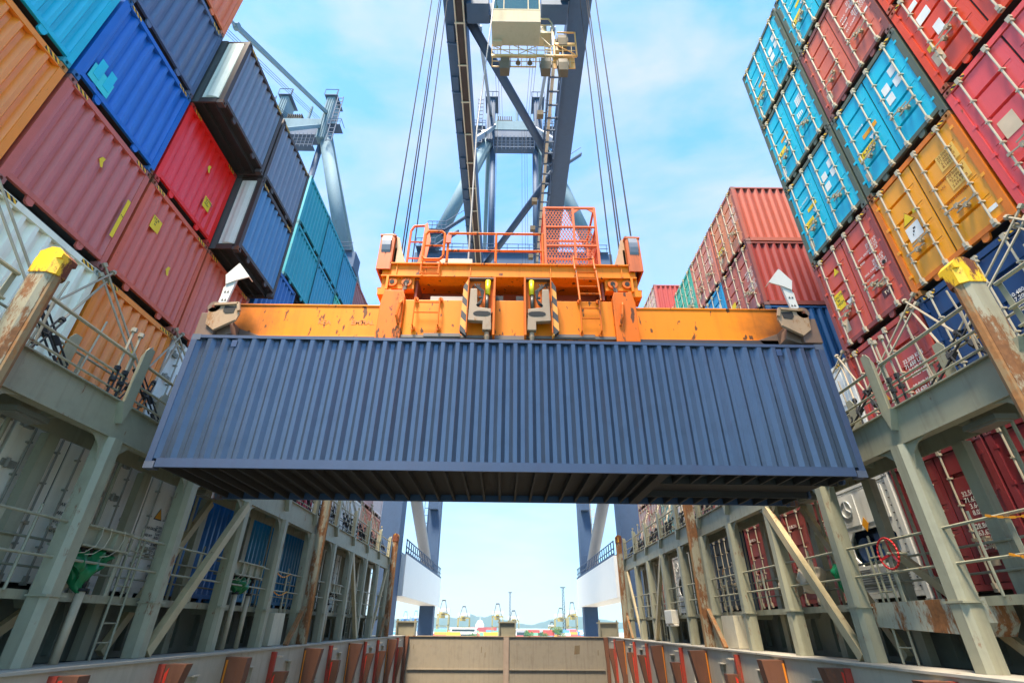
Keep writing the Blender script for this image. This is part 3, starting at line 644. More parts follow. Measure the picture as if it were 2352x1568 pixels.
# ------------------------------------------------------------------ ship: deck, hold, coamings, hatch covers
b = MB(); b.box(-26, 26, -6, 39.6, -16.4, -14.2); tag(build(b, 'hold_floor', plain('hold_floor_paint', (50, 44, 38), .8)), kind='structure')
b = MB()
for s in (-1, 1): b.box(s * 6.63, s * 26, -6, 39.4, -1.2, -.62)
b.box(-6.63, 6.63, 37.2, 39.4, -1.2, -.66)
tag(build(b, 'ship_deck', paint('deck_paint', (84, 86, 78), .7, .5, .25, 0)), kind='structure')
def coaming(s):
    side = 'left' if s < 0 else 'right'
    t = thing('hatch_coaming', '%s long grey hatch coaming wall along the hold, lined with rusty cell guides' % side, 'hatch coaming', (0, 0, 0))
    b = MB(); b.box(s * 6.5, s * 6.62, -4, 37, -14, -.60); build(b, 'wall_panel', GREY2, t)
    b = MB(); b.box(s * 6.44, s * 7.3, -4, 37.0, -.602, -.565); build(b, 'top_plate', paint('coaming_top', (176, 166, 148), .6, .5, .45, .0), t)
    b = MB()
    for k in range(11):
        y = 4.75 + 2.575 * k; b.box(s * 6.40, s * 6.499, y - .02, y + .02, -6, -.95)
        for z in (-.92, -1.6): b.box(s * 6.36, s * 6.499, y - .24, y + .03, z - .025, z)
    build(b, 'stiffener', GREY2, t)
    rg = random.Random(4 + s)
    for k in range(12):
        y = 6.02 + 2.575 * k * (1.0 if k < 9 else 1.0)
        red_ = k in (0, 1, 2, 4, 6, 8, 9, 11)
        X = lambda d: s * (6.5 - d)
        if red_:
            b = MB(); b.prism([(X(.001), -.66), (X(.13), -.66), (X(.11), -6), (X(.001), -6)], 'y', y - .05, y + .05); r_ = build(b, 'guide_strip', GUIDER, t)
            top = -.66 if k < 3 else -1.12
            b = MB(); b.prism([(X(.132), top), (X(.46 + rg.uniform(-.05, .05)), top), (X(.42), top - .35), (X(.20), top - 1.5), (X(.18), -6), (X(.112), -6)], 'y', y - .035, y + .2); build(b, 'guide_wedge', GUIDE, t)
            b = MB(); b.prism([(X(.15), top - .05 - rg.uniform(0, .2)), (X(.15 + rg.uniform(.02, .07)), top - .05), (X(.15), top - rg.uniform(.5, 1.4)), (X(.14), top - rg.uniform(.5, 1.2))], 'y', y - .04, y - .035); build(b, 'paint_streak', plain('red_streak', (220, 50, 24), .6), t)
        else:
            b = MB(); b.prism([(X(.001), -.66), (X(.54 + rg.uniform(-.05, .04)), -.66 - rg.uniform(0, .03)), (X(.48), -1.1), (X(.24), -2.4), (X(.18), -6), (X(.001), -6)], 'y', y - .06, y + .2); build(b, 'guide_wedge', GUIDE, t)
            b = MB(); b.prism([(X(.03), -.72), (X(.075), -.72), (X(.05), -2.2), (X(.03), -2.2)], 'y', y - .065, y - .06); build(b, 'paint_streak', plain('orange_streak', (230, 130, 20), .6), t)
        b = MB(); b.box(X(.0011), X(.22), y + .21, y + .42, -.80, -.76); build(b, 'bracket', GREY2, t)
    return t
coaming(-1); coaming(1)
t = thing('hatch_coaming', 'grey end wall of the hold straight ahead, with a rusty strip down its middle', 'hatch coaming', (0, 37, 0))
PANEL = paint('end_coaming_paint', (140, 126, 104), .6, .45, .2, .6)
b = MB(); b.box(-6.5, 6.5, .0, .15, -14, -.62); build(b, 'wall_panel', PANEL, t)
b = MB(); b.box(-6.5, 6.62, -.06, .4, -.622, -.575); build(b, 'top_rim', paint('rim_rusty', (150, 128, 100), .6, .5, .6, 0), t)
b = MB(); b.box(-6.2, -.2, -.07, -.001, -2.40, -2.34); b.box(.2, 6.2, -.07, -.001, -2.40, -2.34); build(b, 'stiffener', PANEL, t)
b = MB(); b.box(-.17, .17, -.09, -.001, -14, -.63); build(b, 'centre_post', paint('centre_post_rust', (158, 134, 112), .6, .5, .5, .6), t)
for s in (-1, 1):
    b = MB(); b.prism([(s * 6.2, -.63), (s * 6.48, -.63), (s * 6.48, -14), (s * 6.32, -14), (s * 6.3, -2)], 'y', -.25, -.002); build(b, 'corner_guide', GUIDE, t)
for x, z, w_, h_ in ((-1.6, -1.5, .05, .35), (-1.35, -1.75, .04, .3), (4.3, -1.55, .35, .5), (-5.9, -1.3, .04, .25), (5.8, -1.6, .05, .3)):
    b = MB(); b.prism([(x, z), (x + w_, z + .03), (x + w_ * 1.15, z + h_), (x + w_ * .2, z + h_ * .95)], 'y', -.004, -.001); build(b, 'scuff', paint('scuff_dark', (112, 92, 62), .7, .5, .3, .4), t)
for x in (-3.3, 3.3): b = MB(); b.box(x, x + .02, -.006, -.001, -14, -.63); build(b, 'weld_seam', PANEL, t)
for x, wd in ((.05, .56), (-6.5, .62), (6.62, .62)):
    b = MB(); b.box(x - wd, x + wd, .12, .5, -.573, .16); b.box(x - wd - .06, x + wd + .06, .02, .6, .16, .24)
    for s in (-1, 1): b.box(x + s * (wd - .08), x + s * wd, -.06, .119, -.573, .16); b.tube((x + s * (wd - .05), .1, .24), (x + s * (wd - .05), .1, .36), .06, 8)
    build(b, 'hatch_rest', paint('hatch_rest_paint', (136, 128, 104), .6, .4, .2, .2), t)
for s in (-1, 1):
    side = 'left' if s < 0 else 'right'
    t = thing('hatch_cover', 'grey green hatch cover side panel under the %s lower row of containers' % side, 'hatch cover', (0, 0, 0))
    HC = paint('hatch_cover_paint', (112, 116, 100), .6, .5, .3, .55)
    b = MB(); b.box(s * 8.22, s * 21, 2.0, 34.5, -.615, .40)
    for k in range(34):
        y = 3 + .93 * k; b.prism([(s * 8.219, -.5), (s * 8.08, -.5), (s * 8.08, .05), (s * 8.14, .3), (s * 8.219, .3)], 'y', y - .015, y + .015)
    build(b, 'cover_panel', HC, t)

# ------------------------------------------------------------------ lashing bridges
PY = [3.4, 5.95] + [8.5 + 2.575 * k for k in range(10)]
def bridge(s):
    side = 'left' if s < 0 else 'right'
    t = thing('lashing_bridge', 'grey steel lashing bridge with posts and railings along the %s side of the hold' % side, 'lashing bridge', (0, 0, 0))
    X = lambda d: s * d
    g = MB(); g.box(X(6.93), X(6.97), 2.2, 33.2, 2.84, 3.40); g.box(X(6.90), X(7.10), 2.2, 33.2, 2.80, 2.838); g.box(X(6.86), X(8.0), 2.2, 33.2, 3.402, 3.425); g.box(X(7.90), X(7.94), 2.2, 33.2, 2.84, 3.40)
    y = 2.8
    while y < 33: g.box(X(6.972), X(7.898), y - .02, y + .02, 3.0, 3.40); y += 1.29
    for y in PY:
        for q in (-1, 1): g.prism([(y + q * .17, 2.799), (y + q * .62, 2.799), (y + q * .40, 2.74), (y + q * .24, 2.6), (y + q * .17, 2.35)], 'x', X(6.95), X(6.975))
        g.prism([(y - .3, 3.40), (y - .05, 3.40), (y - .15, 3.05)], 'x', X(6.80), X(6.929)); 
    build(g, 'girder', GREY, t)
    for i, y in enumerate(PY):
        fend = any(abs(y - f) < .8 for f in (5.9, 19.0, 32.0))
        if y > 32.3: continue
        if not fend or y > 18:
            b = MB(); b.prism([(X(6.84), y - .10), (X(6.92), y - .17), (X(7.12), y - .17), (X(7.12), y + .17), (X(6.92), y + .17), (X(6.84), y + .10)], 'z', -.562, 2.798); build(b, 'post', GREY, t)
            b = MB(); b.box(X(6.82), X(7.14), y - .2, y + .2, .34, .37); build(b, 'post_collar', GREY, t)
        b = MB(); b.box(X(7.86), X(8.02), y - .26, y - .02, -.6, 2.83); build(b, 'back_post', GREY, t)
        # stack guides above the girder
        for dy, xx in ((0.0, 6.9), (-.95, 7.5)):
            yy = y + dy; b = MB(); zt = 4.6 if dy == 0 else 4.35; z0 = 3.426
            b.prism([(yy - .15, z0), (yy - .15, zt - .1), (yy - .08, zt), (yy + .06, zt), (yy + .06, z0)], 'x', X(xx), X(xx + .02))
            b.prism([(X(xx + .021), z0), (X(xx + .021), zt), (X(xx + .16), zt), (X(xx + .22), zt - .12), (X(xx + .22), z0)], 'y', yy + .04, yy + .06)
            build(b, 'stack_guide', GREY, t)
    b = MB(); b.box(X(7.25), X(8.2), 2.2, 33.2, .372, .405); b.box(X(7.22), X(7.25), 2.2, 33.2, .30, .43)
    for y in PY: b.prism([(X(7.25), .371), (X(8.0), .371), (X(7.9), .2), (X(7.4), .2)], 'y', y + .6, y + .63)
    build(b, 'walkway', GREY, t)
    for z, xx, r in ((1.40, 6.99, .024), (.88, 6.99, .022), (1.22, 7.84, .022), (.80, 7.84, .02), (4.28, 6.96, .03), (3.86, 6.96, .022), (3.58, 6.96, .02), (4.28, 7.88, .022), (3.86, 7.88, .02)):
        b = MB(); segs = [(PY[k] + (.17 if z < 2 and xx < 7.2 else 0), PY[k + 1] - (.17 if z < 2 and xx < 7.2 else 0)) for k in range(len(PY) - 1)]
        for a, c in segs:
            if z > 3 and xx < 7.2: c -= .25; a += .1
            b.tube((X(xx), a, z), (X(xx), c, z), r, 6)
        build(b, 'handrail', GREY, t)
    y = 3.0
    while y < 33:
        b = MB(); b.prism([(y, 3.15), (y + .09, 3.22), (y + .13, 4.28), (y + .06, 4.30)], 'x', X(6.985), X(7.0)); build(b, 'stanchion', GREY, t)
        b = MB(); b.box(X(7.87), X(7.89), y, y + .05, 3.43, 4.28); build(b, 'stanchion', GREY, t)
        b = MB(); b.box(X(6.982), X(6.996), y + 1.56, y + 1.64, .406, 1.42); build(b, 'stanchion', GREY, t); y += 2.575
    for i, y in enumerate(PY[:-1]):
        for o, xx, r, z0, z1 in ((.85, 7.55, .028, .41, 2.79), (1.55, 7.80, .035, .41, 2.79), (1.9, 7.2, .022, .41, 1.6), (.55, 7.3, .02, 3.43, 4.5), (1.1, 7.75, .018, 3.43, 5.2), (2.05, 7.7, .018, 3.43, 5.0)):
            if y + o > 32: continue
            o += .25 * math.sin(i * 2.3 + xx * 5)
            b = MB(); b.tube((X(xx), y + o, z0), (X(xx), y + o + (.12 * math.sin(i + xx * 9) if z0 > 3 else 0), z1), r, 6); build(b, 'pipe', ROD if z0 > 3 else GREY, t)
    for y in (10.2, 17.9, 25.6):
        b = MB()
        for q in (0, .38): b.tube((X(7.18), y + q, -.56), (X(7.18), y + q, 1.4), .022, 6)
        for k in range(6): b.tube((X(7.18), y, -.3 + .3 * k), (X(7.18), y + .38, -.3 + .3 * k), .014, 5)
        build(b, 'ladder', GREY, t)
    for (a, za, c, zc, xx, w_) in ((11.25, -.5, 13.62, 2.72, 6.90, .2), (11.3, -.5, 13.5, 2.75, 7.8, .17), (8.4, -.5, 10.9, 1.5, 7.8, .15), (26.4, -.5, 23.95, 2.75, 6.9, .2), (29.2, -.5, 31.2, 2.7, 6.9, .16)):
        b = MB(); b.bar((X(xx), a, za), (X(xx), c, zc), w_, w_ * .7, (s, 0, 0)); build(b, 'diagonal_brace', paint('brace_paint', (186, 164, 120), .55, .5, .42, .4), t)
    for y in (2.9, 6.9, 12.2, 20.6):
        b = MB(); b.box(X(7.25), X(7.6), y, y + .6, 2.72, 2.80); l_ = build(b, 'lamp_housing', paint('lamp_grey', (120, 118, 104), .5, .3, .2, 0), t)
        b = MB(); b.box(X(7.3), X(7.55), y + .05, y + .55, 2.69, 2.719); build(b, 'lamp_glass', plain('dusty_lamp_glass', (130, 126, 112), .4), l_)
    # rusty fender posts with yellow caps
    for y in (5.87, 19.1, 32.0):
        b = MB(); b.prism([(X(6.60), y - .08), (X(6.66), y - .135), (X(6.88), y - .135), (X(6.88), y + .135), (X(6.66), y + .135), (X(6.60), y + .08)], 'z', -.563, 4.36)
        f = build(b, 'fender_post', paint('fender_paint', (160, 148, 118), .65, .6, .92, .6, rustcol=(0.17, .065, .02)), t)
        b = MB(); b.tube((X(6.63), y, -.56), (X(6.63), y, 4.36), .085, 8); build(b, 'rubbing_pipe', RUSTY, f)
        b = MB(); b.prism([(X(6.545), y - .09), (X(6.64), y - .15), (X(6.90), y - .15), (X(6.90), y + .15), (X(6.64), y + .15), (X(6.545), y + .09)], 'z', 4.361, 4.62)
        o = [(X(6.545), 4.621), (X(6.90), 4.621), (X(6.90), 4.74), (X(6.76), 4.82), (X(6.64), 4.80), (X(6.545), 4.70)]
        b.prism(o, 'y', y - .14, y + .14); build(b, 'yellow_cap', YEL, f)
        if y > 10: b = MB(); b.bar((X(6.75), y - 1.3, -.56), (X(6.78), y - .2, .5), .12, .12); build(b, 'fender_strut', RUSTY, t)
    return t
bridge(-1); bridge(1)
def socket_beam(s, y0, y1, label, cords=True):
    t = thing('socket_box', label, 'socket box', (s * 7.0, y0, 0))
    b = MB(); b.box(s * -.08, s * .5, 0, y1 - y0, 1.10, 1.13); b.box(s * -.08, s * .5, 0, y1 - y0, 1.40, 1.43); b.box(0, s * .03, 0, y1 - y0, 1.131, 1.399); k = .35
    while k < y1 - y0: b.box(s * -.06, s * -.001, k - .01, k + .01, 1.131, 1.399); k += .4
    build(b, 'casing', GREY, t)
    k = .12
    while k < y1 - y0 - .1: b = MB(); b.tube((s * .1, k, 1.10), (s * .1, k, .98), .05, 8); build(b, 'socket', BLACK, t); k += .16
    if cords:
        b = MB()
        for q, o in enumerate((.3, .5, .85)):
            if o + .2 > y1 - y0: break
            b.path([(s * -.09, o, 1.44), (s * -.10, o + .02, 1.3), (s * -.12, o - .06, 1.12), (s * -.1, o - .22, 1.0), (s * -.04, o - .32, .98)], .005, 5)
        build(b, 'tie_cord', CANV, t)
    return t
socket_beam(-1, 8.72, 9.85, 'grey socket box beam with white cords above the green tarpaulin, near left')
socket_beam(-1, 14.0, 15.6, 'grey socket box beam with white cords beyond the left diagonal brace')
socket_beam(-1, 21.9, 23.4, 'grey socket box beam with dark plugs past the left rusty fender post')
def cloth(name, label, cat, mat, pts, seed, depth=.2):
    """a gathered, sagging piece of cloth: outline in y-z, bulging in x"""
    rnd = random.Random(seed); (x, y0, y1, z0, z1) = pts; n, m = 14, 10; b = MB(); V = []
    for layer in (-1, 1):
        for j in range(m + 1):
            v = j / m; wd = 1 - .55 * v ** 2
            for i in range(n + 1):
                u = i / n; yy = (y0 + y1) / 2 + (u - .5) * (y1 - y0) * wd
                bul = math.sin(math.pi * u) ** .6 * math.sin(math.pi * min(1, v * .9 + .08)) ** .7 * depth * .5
                fold = .05 * math.sin(u * 19 + v * 4 + seed) * (1 - .2 * v) + .03 * math.sin(u * 7 - v * 11 + seed * 2) + rnd.uniform(-.012, .012)
                V.append((x + layer * (bul + .012) + fold, yy, z1 - v * (z1 - z0) * (1 - .75 * abs(u - .42) ** 1.2 * 2 * (.5 + .5 * math.sin(seed)))  + .02 * math.sin(u * 9 + seed)))
    b.v = V; K = (n + 1) * (m + 1)
    for l in range(2):
        for j in range(m):
            for i in range(n):
                a = l * K + j * (n + 1) + i; b.f.append((a, a + 1, a + n + 2, a + n + 1))
    edge = [i for i in range(n)] 
    for i in range(n): b.f.append((i, i + 1, K + i + 1, K + i)); q = m * (n + 1) + i; b.f.append((q, q + 1, K + q + 1, K + q))
    for j in range(m):
        q = j * (n + 1); b.f.append((q, q + n + 1, K + q + n + 1, K + q)); q += n; b.f.append((q, q + n + 1, K + q + n + 1, K + q))
    return tag(build(b, name, mat, smooth=True), label, cat)
cloth('tarpaulin', 'dark green tarpaulin hanging under the near left socket box', 'tarpaulin', GREENT, (-7.12, 8.72, 9.75, .42, 1.08), 2, .22)
cloth('tarpaulin', 'small dark green cloth under the second left socket box', 'tarpaulin', GREENT, (-7.12, 14.3, 15.2, .7, 1.08), 5, .3)
cloth('tarpaulin', 'shiny green tarpaulin draped over the right railing beside the diagonal brace', 'tarpaulin', GREENT, (7.35, 11.4, 12.1, .45, 1.22), 8, .4)
cloth('tarpaulin', 'green cloth hanging by the white refrigerated container beside the right rusty fender post', 'tarpaulin', GREENT, (7.3, 20.2, 20.9, .5, 1.2), 9, .3)
cloth('canvas_bundle', 'beige canvas bundle tied to the right railing, nearer the diagonal brace', 'canvas cover', CANV, (7.3, 12.6, 13.5, .72, 1.25), 11, .5)
cloth('canvas_bundle', 'beige canvas bundle on the right railing, next to the third right post', 'canvas cover', CANV, (7.3, 13.75, 14.4, .6, 1.2), 12, .5)
def pipe(s, y, x, z1, label):
    t = thing('socket_pipe', label, 'pipe', (s * x, y, -.56))
    b = MB(); b.tube((0, 0, 0), (0, 0, z1 * .9), .065, 10); build(b, 'pipe', paint('pipe_paint', (190, 172, 140), .6, .5, .42, .5), t, True)
    b = MB(); b.tube((0, 0, z1 * .9), (0, .02, z1 + .25), .04, 8); b.tube((0, 0, z1 * .88), (0, 0, z1 * .92), .085, 10); build(b, 'hose', BLACK, t, True)
pipe(-1, 9.25, 7.05, 1.15, 'rusty pipe standing below the near green tarpaulin on the left')
pipe(-1, 14.6, 7.1, 1.4, 'grey pipe below the second left socket box, nearer the diagonal brace'); pipe(-1, 15.35, 7.1, 1.4, 'grey pipe below the second left socket box, farther from the diagonal brace')
pipe(-1, 22.3, 7.1, 1.4, 'pipe below the third left socket box, past the rusty fender post')
# things only the right side has
t = thing('handwheel', 'red handwheel on the right railing in front of the white refrigerated container', 'handwheel', (6.93, 9.68, 1.18))
b = MB(); n = 24
for k in range(n):
    a, c = 2 * math.pi * k / n, 2 * math.pi * (k + 1) / n; b.tube((0, .26 * math.cos(a), .26 * math.sin(a)), (0, .26 * math.cos(c), .26 * math.sin(c)), .018, 6)
build(b, 'rim', REDP, t, True)
b = MB()
for k in range(3):
    a = R(100 + 120 * k); b.bar((0.06, 0, 0), (0, .26 * math.cos(a), .26 * math.sin(a)), .045, .012, (1, 0, 0))
build(b, 'spoke', REDP, t); b = MB(); b.tube((-.02, 0, 0), (.35, 0, 0), .025, 8); build(b, 'spindle', GREY, t)
b = MB(); b.prism([(8.35, .08), (8.35, .42), (10.95, .42), (10.92, .02), (8.5, -.10)], 'x', 7.13, 7.6)
for y in (9.3, 10.2): b.box(7.125, 7.61, y, y + .03, -.03, .425)
tag(build(b, 'spill_trough', paint('rust_streaked_box', (176, 172, 148), .6, .5, .86, .8, rustcol=(.22, .085, .025))), 'rust streaked steel box at the foot of the right bridge below the red handwheel', 'steel box')
b = MB(); b.prism([(17.3, -.55), (18.35, -.55), (18.3, .32), (17.35, .32)], 'x', 6.95, 7.4); tag(build(b, 'deck_locker', paint('locker_cream', (214, 200, 168), .6, .4, .2, .3)), 'cream deck locker left of the rusty right fender post', 'locker')
b = MB(); b.prism([(17.0, -.55), (17.9, -.55), (17.85, .30), (17.05, .30)], 'x', -7.4, -6.95); tag(build(b, 'deck_locker', paint('locker_cream', (214, 200, 168), .6, .4, .2, .3)), 'cream deck locker beside the rusty left fender post', 'locker')
b = MB(); b.box(6.8, 7.1, 23.3, 24.3, .1, .62); b.box(6.85, 7.05, 23.2, 24.4, .02, .1); tag(build(b, 'life_raft_canister', plain('canister_cream', (236, 222, 196), .5), bevel=.04), 'cream white canister standing on the far right bridge', 'canister')
def chain(p, q, label):
    b = MB(); p, q = Vector(p), Vector(q); n = 14
    for k in range(n):
        f = lambda t: p.lerp(q, t) - Vector((0, 0, .12 * math.sin(math.pi * t)))
        b.bar(f(k / n), f((k + .9) / n), .035 if k % 2 else .014, .014 if k % 2 else .035)
    tag(build(b, 'safety_chain', CHAIN), label, 'chain')
chain((6.95, 7.45, 1.43), (6.95, 6.2, 1.45), 'orange safety chain across the gap in the right railing, upper one')
chain((6.95, 7.35, .9), (6.95, 6.2, .92), 'orange safety chain across the gap in the right railing, lower one')
chain((-6.95, 16.5, 1.38), (-6.95, 17.6, 1.4), 'orange safety chain across the left railing, upper one'); chain((-6.95, 16.5, .88), (-6.95, 17.6, .9), 'orange safety chain across the left railing, lower one')

# ------------------------------------------------------------------ lashing rods and turnbuckles
def rod(p, q, label, group):
    p, q = Vector(p), Vector(q); t = thing('lashing_rod', label, 'lashing rod', p, 0, group); d = q - p; k = .66
    b = MB(); b.tube((0, 0, 0), d * k, .021, 6); u = d.normalized(); b.tube(u * -.03, u * .05, .05, 6); build(b, 'rod', ROD, t)
    b = MB(); m0, m1 = d * (k - .02), d * .93; a = u.orthogonal().normalized() * .033
    for w_ in (-1, 1): b.tube(m0 + a * w_, m1 + a * w_, .016, 6)
    b.tube(m0 - u * .04, m0 + u * .04, .05, 6); b.tube(d * .78, d * .83, .055, 6); b.tube(m1, d, .022, 6); build(b, 'turnbuckle', BLACK, t)
for s in (-1, 1):
    XS = s * (8.16 if s < 0 else 8.42); XB = s * 7.35; zt = 6.14 if s < 0 else 5.93
    side = 'left' if s < 0 else 'right'; g = 'lashing rods on the %s container stacks' % side
    lab = 'steel lashing rod with black turnbuckle crossing before the %s stacks' % side
    bounds = ([5.61, 8.11, 10.61, 13.0] if s < 0 else [6.035, 8.535, 11.035, 13.5]) + [15.9, 18.4, 20.9, 23.4, 25.9, 28.4, 30.9]
    for i, y in enumerate(bounds):
        for q in (-1, 1):
            yb = y + q * 2.0; yb2 = y + q * 1.55
            if yb < 4.0: continue
            rod((XS, y - q * .13, zt + .12), (XB, yb, 3.52), lab, g); 
            if y > 12: rod((XS, y + q * .12, zt - .05), (XB - s * .1, y + q * .75, 3.52), lab, g)
            if y < 28: rod((XS, y - q * .10, zt - .1), (XB - s * .15, yb2, 3.52), lab, g)
# ready-use rods hanging on the railing, nearly upright
for s in (-1, 1):
    side = 'left' if s < 0 else 'right'
    for y in (8.0, 8.2, 10.0, 10.3, 12.7, 12.9, 13.9, 15.0, 15.4, 16.8, 17.4, 20.1, 20.6, 22.2, 22.8, 24.3, 25.2, 26.8, 28.0, 29.2):
        rod((s * 7.0, y, 4.75), (s * 6.93, y - .08, 3.46), 'short spare lashing rod standing upright against the %s upper railing' % side, 'spare rods on the %s bridge railing' % side)

# ------------------------------------------------------------------ the spreader clamped on the hanging container
t = thing('container_spreader', 'orange telescopic spreader clamped onto the hanging slate blue container', 'spreader', (0, 9.6, 4.82))
def lo(b):                     # the spreader is drawn in world axes; its parts sit under an Empty at (0, 9.6, 4.82)
    b.v = [(x, y - 9.6, z - 4.82) for x, y, z in b.v]; return b
for s in (-1, 1):
    b = MB(); b.box(s * 2.5, s * 5.98, 8.95, 9.32, 5.20, 5.97); b.box(s * 2.5, s * 5.98, 9.88, 10.25, 5.20, 5.97)
    b.box(s * 2.5, s * 5.98, 8.93, 8.949, 5.955, 5.99); b.box(s * 2.5, s * 5.98, 8.93, 8.949, 5.185, 5.21)
    build(lo(b), 'telescopic_beam', ORGB, t, bevel=.006)
    b = MB(); b.box(s * 2.66, s * 5.6, 8.90, 9.30, 5.03, 5.18); build(lo(b), 'shadow_strip_rail', paint('shadow_strip_dark', (62, 50, 44), .5, .4, .3, 0), t)  # dark rail standing in for the shadow strip under the beam
    b = MB(); b.box(s * 5.62, s * 5.99, 8.62, 10.58, 4.98, 5.34); b.prism([(s * 5.2, 5.19), (s * 5.62, 5.34), (s * 5.62, 4.98), (s * 5.35, 4.98)], 'y', 8.9, 9.3); build(lo(b), 'end_beam', ORGD, t, bevel=.01)
    for yy, q in ((8.45, -1), (10.75, 1)):
        # corner gather guide: box housing and the pivoted lever with its eye
        b = MB(); b.box(s * 5.80, s * 6.16, yy - .06, yy + .30, 4.84, 5.40); b.prism([(s * 5.5, 4.98), (s * 5.8, 4.86), (s * 5.8, 5.3), (s * 5.6, 5.25)], 'y', yy + .02, yy + .26); build(lo(b), 'corner_housing', ORGD, t, bevel=.012)
        o = [(s * 5.38, 5.36), (s * 5.42, 5.20), (s * 5.78, 4.97), (s * 5.98, 5.12), (s * 6.02, 5.45), (s * 5.92, 5.58), (s * 5.46, 5.62)]
        c = [(s * (5.48 + .01), 5.52), (s * 5.50, 5.38), (s * 5.66, 5.36), (s * 5.72, 5.42), (s * 5.71, 5.54)]
        b = MB(); b.prism(o, 'y', yy - .10, yy - .065)
        b.bar((s * 5.40, yy - .11, 5.42), (s * 5.46, yy - .11, 5.61), .05, .05); b.bar((s * 5.46, yy - .11, 5.6), (s * 5.92, yy - .11, 5.56), .05, .05); b.bar((s * 5.42, yy - .11, 5.22), (s * 5.78, yy - .11, 4.99), .05, .05)
        lv = build(lo(b), 'gather_lever', WORN, t)
        b = MB(); b.prism(c, 'y', yy - .108, yy - .10); build(lo(b), 'lever_eye', DARK, lv)
        b = MB(); b.tube((s * 5.93, yy - .10, 5.52), (s * 5.93, yy + .1, 5.52), .13, 14); build(lo(b), 'pivot', ORGD, t)
        b = MB(); b.tube((s * 5.93, yy - .125, 5.52), (s * 5.93, yy - .09, 5.52), .035, 8); build(lo(b), 'grease_cap', YEL, t)
        b = MB(); b.prism([(s * 5.96, 5.42), (s * 5.80, 5.42), (s * 5.72, 6.28), (s * 5.90, 6.30)], 'y', yy - .02, yy + .03)
        b.prism([(s * 5.92, 5.5), (s * 6.04, 5.85), (s * 6.05, 6.18), (s * 5.92, 6.22)], 'y', yy + .14, yy + .17)
        fa = build(lo(b), 'flipper_arm', WARM, t)
        b = MB(); h_ = [(s * 5.96, 6.34), (s * 5.76, 6.66), (s * 5.47, 6.31), (s * 5.72, 6.22), (s * 5.90, 6.12)]
        b.prism(h_, 'y', yy - .05, yy - .025); e = [(s * 5.96, 6.34), (s * 5.76, 6.66), (s * 5.47, 6.31)]
        for a_, c_ in zip(e, e[1:]): b.bar((a_[0], yy + .04, a_[1]), (c_[0], yy + .04, c_[1]), .18, .018, (0, 0, 1) if False else (s * .7, 0, .7))
        build(lo(b), 'flipper_head', WARM, fa)
        b = MB()
        for k in range(2):
            for j in (-.03, .03):
                z = 5.72 + .2 * k; b.prism([(s * 5.84 + j - .022, z), (s * 5.84 + j + .022, z), (s * 5.84 + j, z + .055)], 'y', yy - .026, yy - .021)
        build(lo(b), 'arrow_mark', INKD, fa)
for i, (wd, x) in enumerate((('KEA', -4.05), ('EMT', -3.35), ('MAI.', -2.6 - .55))):
    o = link('scrawled_lettering', text_mesh(wd, .15), paint('scrawl_brown', (196, 110, 24), .6, .3, 0, 0), t, loc=(x, 8.945 - 9.6, 5.50 - 4.82))
b = MB(); b.box(-2.62, 2.58, 8.76, 10.44, 5.10, 6.02); build(lo(b), 'main_frame', ORG, t, bevel=.012)
b = MB(); b.box(-2.3, 2.3, 8.72, 8.758, 5.07, 5.13); b.box(-1.75, -1.0, 8.70, 8.75, 5.09, 5.16); b.box(.98, 1.75, 8.70, 8.75, 5.09, 5.16); build(lo(b), 'lower_bumper', paint('bumper_grey', (110, 96, 84), .6, .5, .3, 0), t)
